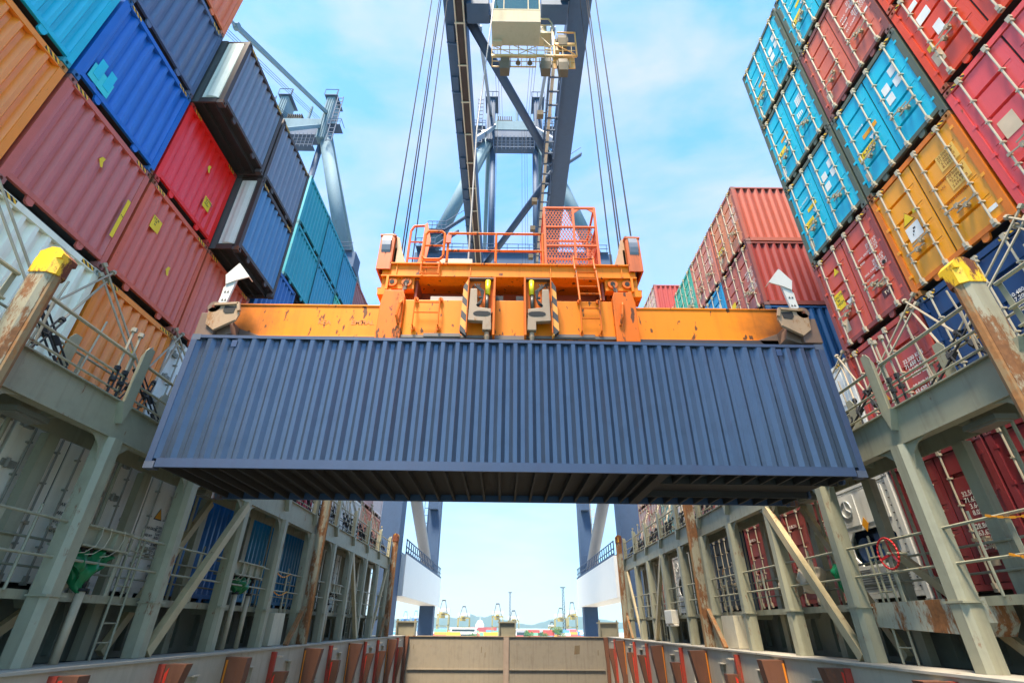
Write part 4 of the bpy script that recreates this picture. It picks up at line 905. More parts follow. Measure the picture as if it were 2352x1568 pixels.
for s in (-1, 1):
    X0, X1 = (-2.72, -2.22) if s < 0 else (2.18, 2.66)
    b = MB(); b.prism([(X0, 4.98), (X1 if s < 0 else X0, 4.98), (X1, 6.05), (X1 - (.05 if s < 0 else 0), 6.2), (X0 + .05, 6.2), (X0 - 0.0, 5.9)], 'y', 8.66, 10.5) if s < 0 else b.prism([(X0, 4.98), (X1, 4.98), (X1, 5.9), (X1 - .05, 6.2), (X0 + .05, 6.2), (X0, 6.05)], 'y', 8.66, 10.5)
    build(lo(b), 'end_block', ORGR, t, bevel=.015)
    xx = s * 2.32; b = MB(); b.path([(xx + .04 * s * -1, 8.64, 5.35), (xx, 8.58, 5.5), (xx + .04, 8.58, 5.8), (xx + .06, 8.64, 5.9)], .028, 8); build(lo(b), 'grab_loop', ORGR, t)
    b = MB(); b.prism([(s * 2.55, 6.2), (s * 2.75, 6.2), (s * 2.92, 6.32), (s * 2.95, 6.5), (s * 2.75, 6.52), (s * 2.55, 6.42)], 'y', 9.0, 9.1); build(lo(b), 'lift_lug', ORGR, t)
    # step ladder bolted on the face
    for x0, x1 in ((-1.98, -1.46),) if s < 0 else ((1.48, 1.88),):
        b = MB(); z0, z1 = (5.28, 6.0) if s < 0 else (5.17, 5.98)
        for x in (x0, x1): b.path([(x, 8.75, z0), (x, 8.60, z0 + .02), (x, 8.60, z0 + .42)] + [(x, 8.60, z1 - .04), (x, 8.75, z1)], .017, 6); b.tube((x, 8.74, z0), (x, 8.70, z0), .05, 8); b.tube((x, 8.74, z1), (x, 8.70, z1), .05, 8)
        for z in (z0 + .32, z0 + .57): b.tube((x0, 8.60, z), (x1, 8.60, z), .015, 6)
        build(lo(b), 'ladder', ORGR, t)
    # twin-lift guides
    q = s; X = lambda u: s * u
    b = MB(); b.prism([(X(.86), 6.42), (X(.97), 6.20), (X(1.0), 5.12), (X(.86), 4.99)], 'y', 8.50, 8.62); gp = build(lo(b), 'striped_guide_plate', HAZB, t)
    b = MB(); b.box(X(.34), X(.86), 8.60, 8.74, 5.6, 6.40); gb = build(lo(b), 'guide_pocket', ORGR, t)
    b = MB(); b.box(X(.30), X(.34), 8.46, 8.75, 5.0, 6.43); b.box(X(.855), X(.875), 8.46, 8.62, 5.05, 6.42); build(lo(b), 'guide_cheek', ORGR, t)
    b = MB(); b.box(X(.30), X(.86), 8.50, 8.76, 6.405, 6.43); build(lo(b), 'guide_top', ORGD, t)
    b = MB(); b.prism([(X(.82), 6.12), (X(.68), 6.12), (X(.66), 5.66), (X(.38), 5.62), (X(.36), 5.12), (X(.54), 5.12), (X(.54), 5.32), (X(.84), 5.34)], 'y', 8.47, 8.58); build(lo(b), 'guide_shoe', WORN, t, bevel=.012)
    b = MB(); o = [(X(.56 + .13 * math.cos(R(a)) + (.05 if math.cos(R(a)) > 0 else -.05)), 5.50 + .06 * math.sin(R(a))) for a in range(0, 360, 30)]; b.prism(o, 'y', 8.462, 8.469); build(lo(b), 'shoe_slot', DARK, t)
    b = MB(); b.tube((X(.46), 8.53, 6.0), (X(.46), 8.53, 6.36), .055, 12); cyl = build(lo(b), 'hydraulic_cylinder', YCYL, t, True)
    b = MB(); b.tube((X(.47), 8.53, 5.66), (X(.47), 8.53, 6.0), .04, 10); build(lo(b), 'cylinder_rod', paint('rod_dark', (80, 70, 56), .4, .4, .2, 0), cyl, True)
    b = MB()
    for dx in (0, .03, .06): b.path([(X(.74 - dx * 2), 8.56, 6.3), (X(.72 - dx), 8.5, 6.2), (X(.60 - dx), 8.46, 6.05), (X(.56), 8.46, 5.85), (X(.60 + dx), 8.46, 5.72), (X(.70), 8.5, 5.68)], .014, 6)
    b.box(X(.56), X(.64), 8.46, 8.5, 5.88, 5.92); build(lo(b), 'hydraulic_hose', BLACK, t)
    b = MB(); b.tube((X(.45), 8.56, 5.0), (X(.45), 8.56, 5.1), .06, 8, .05); b.tube((X(.45), 8.56, 4.9), (X(.45), 8.56, 5.0), .035, 8, .06); build(lo(b), 'twistlock', WORN, t)
b = MB(); b.box(-.3, .3, 8.70, 8.755, 4.98, 5.12); b.box(-.3, .3, 8.69, 8.70, 5.02, 5.03); build(lo(b), 'rubber_bumper', paint('bumper_grey', (110, 96, 84), .6, .5, .3, 0), t)
b = MB(); b.box(-.22, .22, 8.9, 9.1, 6.05, 6.09); build(lo(b), 'yellow_label_bar', YCYL, t)
for x in (-.30, .14): b = MB(); b.box(x, x + .16, 8.85, 9.1, 6.03, 6.2); build(lo(b), 'rubber_buffer', BLACK, t)
b = MB(); b.box(-1.7, -.9, 8.8, 9.2, 6.03, 6.14); build(lo(b), 'valve_box', paint('valve_grey', (170, 150, 130), .5, .4, .25, 0), t)

# ------------------------------------------------------------------ headblock riding on the spreader
t = thing('headblock', 'orange headblock frame with sheaves, railing and mesh basket above the spreader', 'headblock', (0, 9.6, 6.2))
def lh(b): b.v = [(x, y - 9.6, z - 6.2) for x, y, z in b.v]; return b
b = MB(); b.box(-2.86, 2.82, 8.90, 9.16, 6.74, 7.06); b.box(-2.86, 2.82, 10.04, 10.3, 6.74, 7.06); b.box(-2.86, 2.82, 8.84, 10.36, 7.061, 7.09); b.box(-2.86, 2.82, 8.84, 9.2, 6.71, 6.739)
for x in (-2.55, -1.9, -.9, .9, 1.9, 2.5): b.box(x, x + .02, 8.87, 8.899, 6.74, 7.06)
build(lh(b), 'cross_beam', ORG, t)
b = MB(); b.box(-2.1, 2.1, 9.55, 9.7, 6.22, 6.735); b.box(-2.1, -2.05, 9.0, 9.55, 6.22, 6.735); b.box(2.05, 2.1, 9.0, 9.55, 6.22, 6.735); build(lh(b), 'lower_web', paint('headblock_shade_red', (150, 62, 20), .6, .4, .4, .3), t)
for s in (-1, 1):
    b = MB(); b.box(s * 2.12, s * 2.84, 8.92, 9.10, 6.42, 6.735); b.box(s * 2.6, s * 2.9, 8.9, 9.3, 6.25, 6.41); build(lh(b), 'end_bracket', ORG, t)
    for i, x in enumerate((2.28, 2.6)):
        b = MB(); b.tube((s * x, 8.915, 6.57), (s * x, 8.87, 6.57), .11, 14); ey = build(lh(b), 'lug_ring', ORGR, t)
        b = MB(); b.tube((s * x, 8.869, 6.57), (s * x, 8.862, 6.57), .055, 12); build(lh(b), 'lug_hole', DARK, ey)
    b = MB()
    for k in range(5):
        z = 6.5 - .075 * k; x = s * (2.28 + .02 * k); b.bar((x, 8.84, z), (x + .02, 8.84, z - .085), .075 if k % 2 else .03, .03 if k % 2 else .075, (0, 1, 0))
    build(lh(b), 'shackle_chain', ORGD, t)
    b = MB(); b.bar((s * 2.70, 8.86, 6.35), (s * 2.70, 8.86, 6.72), .05, .05); build(lh(b), 'yellow_pin', ORG, t)
    # sheave housing with the cable sheave
    hs_ = MB(); hs_.prism([(8.84, 6.9), (8.84, 7.85), (8.95, 7.98), (9.3, 7.98), (9.95, 7.85), (10.36, 7.3), (10.36, 6.9)], 'x', s * 2.68, s * 2.72); hs_.prism([(8.84, 6.9), (8.84, 7.85), (8.95, 7.98), (9.3, 7.98), (9.95, 7.85), (10.36, 7.3), (10.36, 6.9)], 'x', s * 2.96, s * 3.0)
    hs_.box(s * 2.70, s * 2.98, 8.83, 8.86, 6.9, 7.86); hs_.box(s * 2.66, s * 3.02, 8.82, 8.99, 7.86, 7.90)
    hs = build(lh(hs_), 'sheave_housing', paint('housing_orange_dark', (200, 92, 20), .5, .2, .35, .6, rustcol=(.06, .03, .02)), t)
    b = MB(); b.prism([(s * 2.36, 7.09), (s * 2.67, 7.09), (s * 2.67, 7.95), (s * 2.60, 7.9), (s * 2.5, 7.5)], 'y', 8.95, 9.0); b.prism([(8.95, 7.09), (8.95, 7.6), (9.1, 7.9), (9.35, 7.9), (9.7, 7.5), (9.9, 7.09)], 'x', s * 2.62, s * 2.675); build(lh(b), 'cheek_plate', paint('cheek_beige', (190, 140, 96), .5, .4, .3, .3), hs)
    b = MB(); b.tube((s * 2.60, 9.32, 7.5), (s * 2.62, 9.32, 7.5), .16, 16); b.tube((s * 2.56, 9.32, 7.5), (s * 2.6, 9.32, 7.5), .07, 12); build(lh(b), 'axle_boss', ORGR, hs)
    b = MB(); b.tube((s * 2.74, 9.35, 7.62), (s * 2.94, 9.35, 7.62), .58, 28); build(lh(b), 'sheave', plain('sheave_grey', (120, 122, 126), .4, .4), hs)
b = MB()
for z in (8.06, 7.54): b.tube((-1.45, 8.95, z), (.8, 8.95, z), .028, 8)
for x in (-1.45, -.33, .76): b.tube((x, 8.95, 7.09), (x, 8.95, 8.06), .03, 8)
b.box(-1.45, .76, 8.94, 8.955, 7.091, 7.16)
build(lh(b), 'guard_rail', ORGR, t)
b = MB(); 
for z in (8.05, 7.55): b.path([(-1.45, 10.25, z), (.8, 10.25, z)], .026, 6)
for x in (-1.45, -.3, .76): b.tube((x, 10.25, 7.09), (x, 10.25, 8.05), .026, 6)
build(lh(b), 'guard_rail', ORGR, t)
b = MB()           # gate hoop and ladder cage on the left
b.path([(-2.0, 8.9, 7.0), (-1.98, 8.88, 7.95), (-1.92, 8.88, 8.05), (-1.6, 8.88, 8.05), (-1.53, 8.88, 7.97), (-1.53, 8.88, 7.3), (-1.6, 8.88, 7.22), (-1.95, 8.88, 7.22), (-2.0, 8.88, 7.3)], .03, 8); b.tube((-1.99, 8.88, 7.62), (-1.54, 8.88, 7.62), .024, 6); build(lh(b), 'gate', ORGR, t)
b = MB(); b.path([(-2.42, 9.2, 7.09), (-2.42, 9.2, 8.35), (-2.35, 9.2, 8.5), (-2.1, 9.2, 8.52), (-2.02, 9.2, 8.4), (-1.98, 9.2, 7.9)], .03, 8); b.path([(-2.42, 9.2, 8.0), (-2.05, 9.2, 8.0)], .022, 6); b.path([(-2.42, 9.2, 7.5), (-2.05, 9.2, 7.5)], .022, 6); b.prism([(-2.18, 7.1), (-2.0, 7.1), (-1.9, 8.0), (-2.02, 8.55), (-2.08, 8.5), (-2.1, 7.7)], 'y', 9.12, 9.15); build(lh(b), 'ladder_hoop', MESHO, t)
b = MB()
for x in (-1.98, -1.58): b.path([(x, 8.86, 7.12), (x, 8.78, 7.0), (x, 8.78, 6.72)], .022, 6)
for z in (7.1, 6.92, 6.76): b.tube((-1.98, 8.80, z), (-1.58, 8.80, z), .018, 6)
build(lh(b), 'ladder', ORGR, t)
b = MB()
for x in (1.44, 1.88): b.path([(x, 8.82, 7.3), (x, 8.76, 7.0), (x, 8.72, 6.85)], .022, 6); b.tube((x + .02, 8.70, 6.80), (x + .03, 8.55, 5.9), .022, 6)
for k in range(6): z = 7.2 - .22 * k; b.tube((1.44, 8.79 - .04 * k, z), (1.89, 8.79 - .04 * k, z), .018, 6)
build(lh(b), 'ladder', ORGR, t)
b = MB(); b.box(-1.75, -.9, 9.35, 9.85, 7.1, 7.62); build(lh(b), 'electrical_cabinet', paint('cabinet_beige', (214, 190, 156), .5, .5, .3, .5), t, bevel=.01)
b = MB(); b.box(-.62, -.28, 9.3, 9.6, 7.1, 7.33); build(lh(b), 'junction_box', paint('box_yellow', (240, 200, 110), .5, .3, .15, 0), t)
b = MB(); b.box(-1.5, -1.38, 8.88, 8.93, 7.72, 7.95); build(lh(b), 'lamp', paint('lamp_red', (190, 70, 30), .5, .3, .2, 0), t)
# cable basket of expanded metal
CX0, CX1, CY0, CY1, CZ0, CZ1 = .82, 2.05, 8.95, 10.15, 7.095, 8.92; CM = 1.52
b = MB()
for x in (CX0, CX1):
    for y in (CY0, CY1): b.box(x - .028, x + .028, y - .028, y + .028, CZ0, CZ1)
b.box(CM - .028, CM + .028, CY0 - .02, CY0 + .02, CZ0, CZ1)
for z in (CZ0, 7.72, 8.30, CZ1):
    for y in (CY0, CY1): b.box(CX0, CX1, y - .022, y + .022, z - .025, z + .025) if z != 8.30 or y == CY1 else b.box(CX0, CX1, y - .022, y + .022, z - .02, z + .02)
    for x in (CX0, CX1): b.box(x - .022, x + .022, CY0, CY1, z - .025, z + .025)
b.prism([(CM + .02, CZ1 - .02), (CM + .2, CZ1 - .02), (CM + .02, CZ1 - .18)], 'y', CY0 - .01, CY0 + .01); b.prism([(CX1, CZ1 - .02), (CX1 - .2, CZ1 - .02), (CX1, CZ1 - .18)], 'y', CY0 - .01, CY0 + .01)
bk = build(lh(b), 'cable_basket', MESHO, t)
def mesh_wall(axis, k, a0, a1, z0, z1, name='expanded_metal'):
    b = MB(); st = .075; r = .010; H = z1 - z0; W = a1 - a0; slope = 2.0
    P = lambda u, v: (u, k, v) if axis == 'y' else (k, u, v)
    for dirn in (1, -1):
        c = -H / slope
        while c < W + H / slope:
            u0, u1 = (c, c + H / slope) if dirn > 0 else (c + H / slope, c)
            v0, v1 = 0, H
            def clip(u0, v0, u1, v1):
                if u0 > u1: u0, v0, u1, v1 = u1, v1, u0, v0
                if u1 <= 0 or u0 >= W: return None
                m = (v1 - v0) / (u1 - u0)
                if u0 < 0: v0 += -u0 * m; u0 = 0
                if u1 > W: v1 -= (u1 - W) * m; u1 = W
                return u0, v0, u1, v1
            q = clip(u0, v0, u1, v1)
            if q and abs(q[2] - q[0]) > .02: b.bar(P(a0 + q[0], z0 + q[1]), P(a0 + q[2], z0 + q[3]), r * 1.5, r, (0, 1, 0) if axis == 'y' else (1, 0, 0))
            c += st
    return build(lh(b), name, MESHO, bk)
mesh_wall('y', CY0 + .01, CX0, CM, CZ0, CZ1); mesh_wall('y', CY0 + .01, CM, CX1 - .1, CZ0, 8.30); mesh_wall('x', CX0, CY0, CY1, CZ0, CZ1); mesh_wall('x', CX1, CY0, CY1, CZ0, 8.3); mesh_wall('y', CY1, CX0, CX1, CZ0, 7.9)

# ------------------------------------------------------------------ ship-to-shore cranes
ZB = 28.0
def crane(cx, label, near):
    t = thing('quay_crane', label, 'crane', (cx, 42, -14), 0, 'quay cranes alongside the ship')
    def lc(b): b.v = [(x, y - 42, z + 14) for x, y, z in b.v]; return b
    for s in (-1, 1):
        b = MB(); b.box(s * 2.75, s * 3.85, -8, 95, ZB, ZB + 1.9)
        if s > 0: b.box(s * 2.70, s * 2.76, -8, 60, ZB - .12, ZB + .1)
        build(lc(b), 'boom_girder', CRANE, t)
    b = MB(); y = -6
    zig = [(-2.8, 14.4), (2.8, 24.6), (2.8, 25.2), (-2.8, 36.5), (-2.8, 37.2), (2.8, 48), (-2.8, 4), (2.8, 13.6)]
    for p, q in ((0, 1), (2, 3), (4, 5), (6, 7)): b = MB(); b.tube((zig[p][0], zig[p][1], ZB + .6), (zig[q][0], zig[q][1], ZB + .6), .27, 12); build(lc(b), 'boom_brace', CRANE, t, True)
    for y in (-2, 53, 63): b = MB(); b.box(-2.74, 2.74, y, y + 1.0, ZB + .5, ZB + 1.7); build(lc(b), 'boom_cross_beam', CRANE, t)
    if near:
        b = MB(); b.box(-3.22, -2.86, 0, 60, ZB - .14, ZB - .02); build(lc(b), 'cable_tray', TRAYM, t)
        b = MB(); b.box(-3.30, -3.23, 0, 60, ZB - .2, ZB - .02); b.box(-2.85, -2.78, 0, 60, ZB - .2, ZB - .02); y = 3
        while y < 60: b.box(-3.34, -2.76, y, y + .07, ZB - .22, ZB - .141); y += 2.3
        build(lc(b), 'tray_edge', TRAYL, t)
        y = 4
        while y < 40:
            b = MB(); b.prism([(-3.88, ZB), (-3.3, ZB), (-3.3, ZB - .26), (-3.7, ZB - .20)], 'y', y, y + .08); b.box(-3.75, -3.4, y - .9, y, ZB - .12, ZB - .001); build(lc(b), 'tray_bracket', CRANE, t); y += 2.9
        # service walkway hung inside the right girder
        for x in (1.98, 2.62):
            b = MB(); b.box(x - .03, x + .03, 16.5, 60, ZB - .10, ZB + .02)
            b.tube((x, 16.5, ZB + 1.0), (x, 60, ZB + 1.0), .03, 5); b.tube((x, 16.5, ZB + .5), (x, 60, ZB + .5), .02, 5); y = 16.5
            while y < 60: b.tube((x, y, ZB), (x, y, ZB + 1.0), .025, 5); y += 1.6
            build(lc(b), 'walkway_rail', CRANE, t)
        b = MB(); y = 16.6
        while y < 60:
            b = MB(); b.box(1.98, 2.62, y, y + .10, ZB - .09, ZB); build(lc(b), 'walkway_tread', CRANE, t); y += .9
        y = 17; b = MB()
        while y < 60: b.box(2.6, 2.75, y, y + .15, ZB - .1, ZB + .05); y += 3.2
        tag(build(lc(b), 'walkway_bracket', CRANE, t), kind='stuff')
        b = MB(); b.box(2.05, 2.25, 16.6, 60, ZB - .05, ZB - .01); build(lc(b), 'walkway_grating', TRAYL, t)
        for y in (19.7, 27, 30, 33.5, 40, 42):
            b = MB(); b.box(1.35, 1.75, y, y + .35, ZB - .45, ZB - .05); b.tube((1.55, y + .2, ZB - .05), (1.98, y + .2, ZB), .03, 5); build(lc(b), 'floodlight', FLOODM, t)
    # A-frame and pylon heads
    b = MB(); b.box(-2.6, 2.9, 41.2, 42.8, 53.1, 54.4); build(lc(b), 'apex_beam', CRANE, t)
    b = MB(); b.box(-2.5, 2.8, 41.14, 42.86, 54.41, 56.1); build(lc(b), 'apex_panel', CRANEL, t)
    for x0 in (-2.9, 3.2):
        b = MB(); b.box(x0 - .5, x0 + .5, 41.0, 43.0, 52.4, 60.4)
        for k in (-.3, 0, .3): b.box(x0 + k - .05, x0 + k + .05, 40.9, 41.0, 52.4, 60)
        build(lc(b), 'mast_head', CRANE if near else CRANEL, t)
        b = MB(); b.box(x0 - .8, x0 + .9, 40.7, 43.2, 60.41, 60.5); b.path([(x0 - .8, 40.7, 60.5), (x0 - .8, 40.7, 61.5), (x0 + .9, 40.7, 61.5), (x0 + .9, 40.7, 60.5)], .05, 5); b.tube((x0, 42, 60.5), (x0 + .1, 42, 63.4), .06, 5); build(lc(b), 'mast_platform', CRANE, t)
        sx = -1 if x0 < 0 else 1
        b = MB(); y0 = 41
        b.box(x0 + sx * 1.0 - .05, x0 + sx * 1.0 + .05, 40.8, 40.9, 51.5, 60.2); b.box(x0 + sx * 1.7 - .05, x0 + sx * 1.7 + .05, 40.8, 40.9, 51.5, 60.2); z = 51.6
        while z < 60: b.box(x0 + sx * 1.0, x0 + sx * 1.7, 40.8, 40.88, z, z + .08); z += .75
        build(lc(b), 'mast_ladder', CRANE, t)
        for zz in ((52.2, 54.6) if near else (54.6,)):
            b = MB(); b.box(x0 + sx * .6, x0 + sx * 2.2, 40.8, 42.2, zz, zz + .08); b.path([(x0 + sx * .6, 40.8, zz + 1.1), (x0 + sx * 2.2, 40.8, zz + 1.1), (x0 + sx * 2.2, 42.2, zz + 1.1)], .04, 5); b.tube((x0 + sx * .6, 40.8, zz + .6), (x0 + sx * 2.2, 40.8, zz + .6), .035, 5)
            for k in range(5): b.tube((x0 + sx * (.6 + .4 * k), 40.8, zz), (x0 + sx * (.6 + .4 * k), 40.8, zz + 1.1), .035, 5)
            build(lc(b), 'access_platform', CRANE, t)
        b = MB(); b.tube((x0 + sx * .2, 42, 53.5), (sx * 9.3, 42, 33.8), .74, 18); build(lc(b), 'a_frame_tube', CRANEL, t, True)
        b = MB(); b.tube((x0 * .88, 42.5, 53), (x0 * .82, 42.5, 33.8), .36, 14); build(lc(b), 'a_frame_post', CRANE, t, True)
        b = MB(); b.tube((x0 + sx * .3, 42.8, 55), (sx * 5.2, 78, 33), .30, 12); build(lc(b), 'backstay', CRANEL, t, True)
        for dx, yy, zz in ((0, 4, ZB + 2.2), (.35 * -sx, 24, ZB + 2.1)):
            a, c = Vector((x0 + dx, 41.5, 57.5 if yy < 20 else 55.2)), Vector((sx * 3.3, yy, zz)); m1, m2 = a.lerp(c, .47), a.lerp(c, .53)
            b = MB(); b.bar(a, m1, .30, .42); b.bar(m2, c, .30, .42); b.bar(m1, m2, .16, .22)
            for m_ in (m1, m2): b.tube(m_ - Vector((.22, 0, 0)), m_ + Vector((.22, 0, 0)), .34, 10)
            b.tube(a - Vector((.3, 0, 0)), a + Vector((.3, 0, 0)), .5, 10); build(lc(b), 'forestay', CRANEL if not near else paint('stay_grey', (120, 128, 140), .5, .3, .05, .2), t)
    b = MB()
    for k in range(7): x = -2.0 + k * .28; b.box(x, x + .13, 41.5, 42.6, 56.11, 57.5)
    b.box(-2.1, -.1, 41.6, 42.5, 56.11, 56.9); build(lc(b), 'rope_sheaves', DARK, t)
    b = MB(); b.tube((.5, 42, 56.11), (.5, 42, 57.2), .5, 8, .15); b.tube((.5, 42, 57.2), (.5, 42, 59.6), .18, 8); build(lc(b), 'warning_mast', CRANEL, t)
    b = MB(); b.box(-2.4, 2.6, 41.0, 42.0, 51.0, 51.1)
    for zz in (51.55, 52.1): b.tube((-2.4, 41, zz), (2.6, 41, zz), .045, 5)
    for k in range(11): x = -2.4 + .5 * k; b.tube((x, 41, 50.6), (x, 41, 53.1), .04, 5)
    build(lc(b), 'inspection_walkway', CRANE, t)
    for i, (x, y) in enumerate(((-2.0, 41.6), (-1.7, 41.6), (-1.4, 41.6), (1.6, 41.6), (1.9, 41.6), (2.2, 41.6))):
        b = MB(); b.tube((x, y, 56.8), (x * .9, 2, ZB + 2), .022, 4); build(lc(b), 'boom_hoist_rope', WIRE, t)
    # portal
    for y0, y1 in ((41.2, 43.0), (65.0, 66.6)):
        b = MB(); b.box(-10.4, 10.6, y0, y1, 32.4 if y0 < 50 else 31, 34.4 if y0 < 50 else 33); build(lc(b), 'portal_beam', CRANE, t)
        for s in (-1, 1):
            b = MB(); x0, x1 = (s * 8.7, s * 10.3); b.box(x0, x1, y0, y1, -10.5, 32.4 if y0 < 50 else 31); lg = build(lc(b), 'leg', CRANE, t)
            b = MB(); b.box(s * 8.2, s * 10.8, y0 - 2.4, y1 + 2.4, -13.9, -10.6); build(lc(b), 'bogie', CRANE, t)
            if y0 > 50:
                xr = s * 10.45; b = MB()
                for k in range(24): b.box(xr - .25, xr + .25, y0 - .1, y0 - .05, 2 + k * .9, 2.08 + k * .9)
                for q in (-.25, .25): b.box(xr + q - .03, xr + q + .03, y0 - .1, y0 - .04, 2, 24)
                build(lc(b), 'leg_ladder', TRAYL if s > 0 else CRANE, t)
                for zz in (6.2, 12.6):
                    b = MB(); b.box(s * 9.0, s * 10.0, y0 - .9, y0, zz, zz + .1); b.path([(s * 9.0, y0 - .9, zz + 1.1), (s * 10, y0 - .9, zz + 1.1)], .05, 5); [b.tube((s * (9 + .25 * k), y0 - .9, zz), (s * (9 + .25 * k), y0 - .9, zz + 1.1), .04, 5) for k in range(5)]; build(lc(b), 'leg_platform', CRANE, t)
    for s in (-1, 1):
        b = MB(); b.box(s * 8.3, s * 10.5, 43.05, 67.2, 1.95, 4.95); build(lc(b), 'tie_beam', CRWHITE, t)
        b = MB()
        for zz in (5.5, 6.05): b.tube((s * 8.4, 43.1, zz), (s * 8.4, 67.2, zz), .05, 5); b.tube((s * 10.4, 43.1, zz), (s * 10.4, 67.2, zz), .05, 5)
        y = 43.2
        while y < 67.2: b.box(s * 8.36, s * 8.44, y, y + .08, 4.951, 6.05); b.box(s * 10.36, s * 10.44, y, y + .08, 4.951, 6.05); y += 1.1
        b.box(s * 8.32, s * 8.36, 43.1, 67.2, 4.951, 5.15); build(lc(b), 'tie_beam_railing', CRANE, t)
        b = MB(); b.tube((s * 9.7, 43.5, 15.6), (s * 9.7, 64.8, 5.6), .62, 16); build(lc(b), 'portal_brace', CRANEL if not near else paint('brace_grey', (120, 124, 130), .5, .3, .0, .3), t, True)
    # side platforms with stairs on the left leg of the A-frame
    for s, x, zz in ((-1, -8.2, 37.0), (-1, -9.2, 34.6), (1, 4.8, 47)) if near else ():
        b = MB(); b.box(x - 1.0, x + 1.0, 40.4, 41.8, zz, zz + .1)
        for k in range(5): b.tube((x - 1 + .5 * k, 40.4, zz), (x - 1 + .5 * k, 40.4, zz + 1.1), .04, 5)
        for q in (.55, 1.1): b.tube((x - 1, 40.4, zz + q), (x + 1, 40.4, zz + q), .045, 5)
        b.bar((x + 1, 40.5, zz), (x + 3.4, 40.5, zz + 2.2), .5, .12); b.tube((x + 1, 40.4, zz + 1.1), (x + 3.4, 40.4, zz + 3.3), .045, 5); build(lc(b), 'stair_platform', CRANE, t)
    b = MB(); b.box(-10, 10.2, 40.9, 41.2, 34.41, 34.45)
    for q in (35.0, 35.5): b.tube((-10, 41, q), (10.2, 41, q), .04, 5)
    for k in range(18): b.tube((-10 + 1.18 * k, 41, 34.4), (-10 + 1.18 * k, 41, 35.5), .035, 5)
    build(lc(b), 'portal_railing', CRANE, t)
    b = MB(); b.box(-4.5, 4.6, 70, 82, 32, 37); build(lc(b), 'machinery_house', CRWHITE, t)
    return t
def shift(t, dx): t.location.x = dx; return t
c1 = crane(0.25, 'blue grey quay crane whose boom reaches overhead and holds the slate blue container', True)
c2 = crane(-27.0, 'pale quay crane behind the containers on the left, with long forestays', False)

# ------------------------------------------------------------------ trolley with the operator cab
t = thing('crane_trolley', 'crane trolley with beige operator cab and lamp platform hanging from the boom', 'crane trolley', (.25, 12, 27.6))
def lt(b): b.v = [(x - .25, y - 12, z - 27.6) for x, y, z in b.v]; return b
b = MB(); b.box(-2.6, 2.9, 6.5, 8.0, 27.7, 28.9); b.box(-2.4, -1.25, 13.6, 14.6, 27.9, 29.2); b.box(1.5, 2.9, 13.6, 14.6, 27.9, 29.2); b.box(-2.4, 2.9, 14.2, 14.6, 27.95, 29.2); b.box(-2.6, -2.2, 6.5, 14.6, 28.2, 28.9); b.box(2.5, 2.9, 6.5, 14.6, 28.2, 28.9); build(lt(b), 'trolley_frame', CRANE, t)
b = MB(); b.box(-1.0, 1.36, 12.97, 14.08, 25.0, 26.1); cab = build(lt(b), 'operator_cab', CABM, t, bevel=.03)
b = MB(); b.box(-1.0, 1.36, 12.97, 14.08, 27.3, 27.5); build(lt(b), 'cab_roof', CABM, cab, bevel=.03)
b = MB(); b.box(-.94, 1.30, 13.03, 14.0, 26.101, 27.299); build(lt(b), 'cab_glass', GLASS, cab)
b = MB()
for x in (-.99, -.45, .75, 1.30): b.box(x, x + .05, 12.97, 13.025, 26.101, 27.299)
b.box(-1.0, 1.36, 12.96, 12.969, 26.06, 26.14); build(lt(b), 'window_frame', CABM, cab)
b = MB(); b.box(-1.0, 1.36, 12.962, 12.969, 25.0, 25.03); build(lt(b), 'seam', INKD, cab)
b = MB(); b.box(-.95, -.5, 13.8, 14.06, 24.85, 24.999); build(lt(b), 'cab_foot', CABM, cab)
def lq(b): b.v = [(x, y + .9, z + 1.28) for x, y, z in b.v]; return lt(b)
PLT = paint('platform_tan', (214, 176, 120), .5, .4, .3, 0)
b = MB(); Z0, Z1 = 23.05, 23.9
b.box(-1.0, 1.2, 13.28, 13.4, Z0 - .04, Z0 + .10); b.box(-1.0, 1.2, 13.85, 13.9, Z0, Z0 + .06); b.box(1.2, 3.2, 13.28, 13.38, Z0 + .02, Z0 + .12)
for k in range(4): b.box(-1.0 + .73 * k, -.97 + .73 * k, 13.4, 13.85, Z0, Z0 + .05)
for z in (Z0 + .5, Z0 + .9): b.tube((-1.0, 13.3, z), (3.2, 13.3, z), .022, 5); b.tube((-1.0, 13.88, z), (3.2, 13.88, z), .022, 5)
x = -1.0
while x < 3.25: b.tube((x, 13.3, Z0 - .08), (x, 13.3, Z1 + .1), .022, 5); b.tube((x, 13.88, Z0), (x, 13.88, Z1 + .1), .02, 5); x += .44
for a, c in ((-1.0, .1), (.1, 1.2), (1.2, .3)): b.tube((a, 13.3, Z1), (c, 13.3, Z0 + .1), .02, 5)
build(lq(b), 'platform', PLT, t)
b = MB()
for x in (2.1, 3.2): b.box(x - .03, x + .03, 13.26, 13.32, Z0, Z0 + 2.1)
b.box(2.1, 3.2, 13.26, 13.32, Z0 + .0, Z0 + .08); b.box(2.1, 3.2, 13.26, 13.32, Z0 + .95, Z0 + 1.12); b.box(2.3, 3.2, 13.26, 13.32, Z0 + 2.04, Z0 + 2.1); b.box(2.1, 3.2, 13.9, 13.94, Z0, Z0 + 1.2); b.box(3.17, 3.2, 13.3, 13.36, Z0, Z0 + 1.1); b.tube((2.1, 13.25, Z0 + .95), (3.1, 13.25, Z0 + .1), .025, 5)
build(lq(b), 'basket', paint('basket_orange', (232, 164, 84), .5, .4, .25, 0), t)
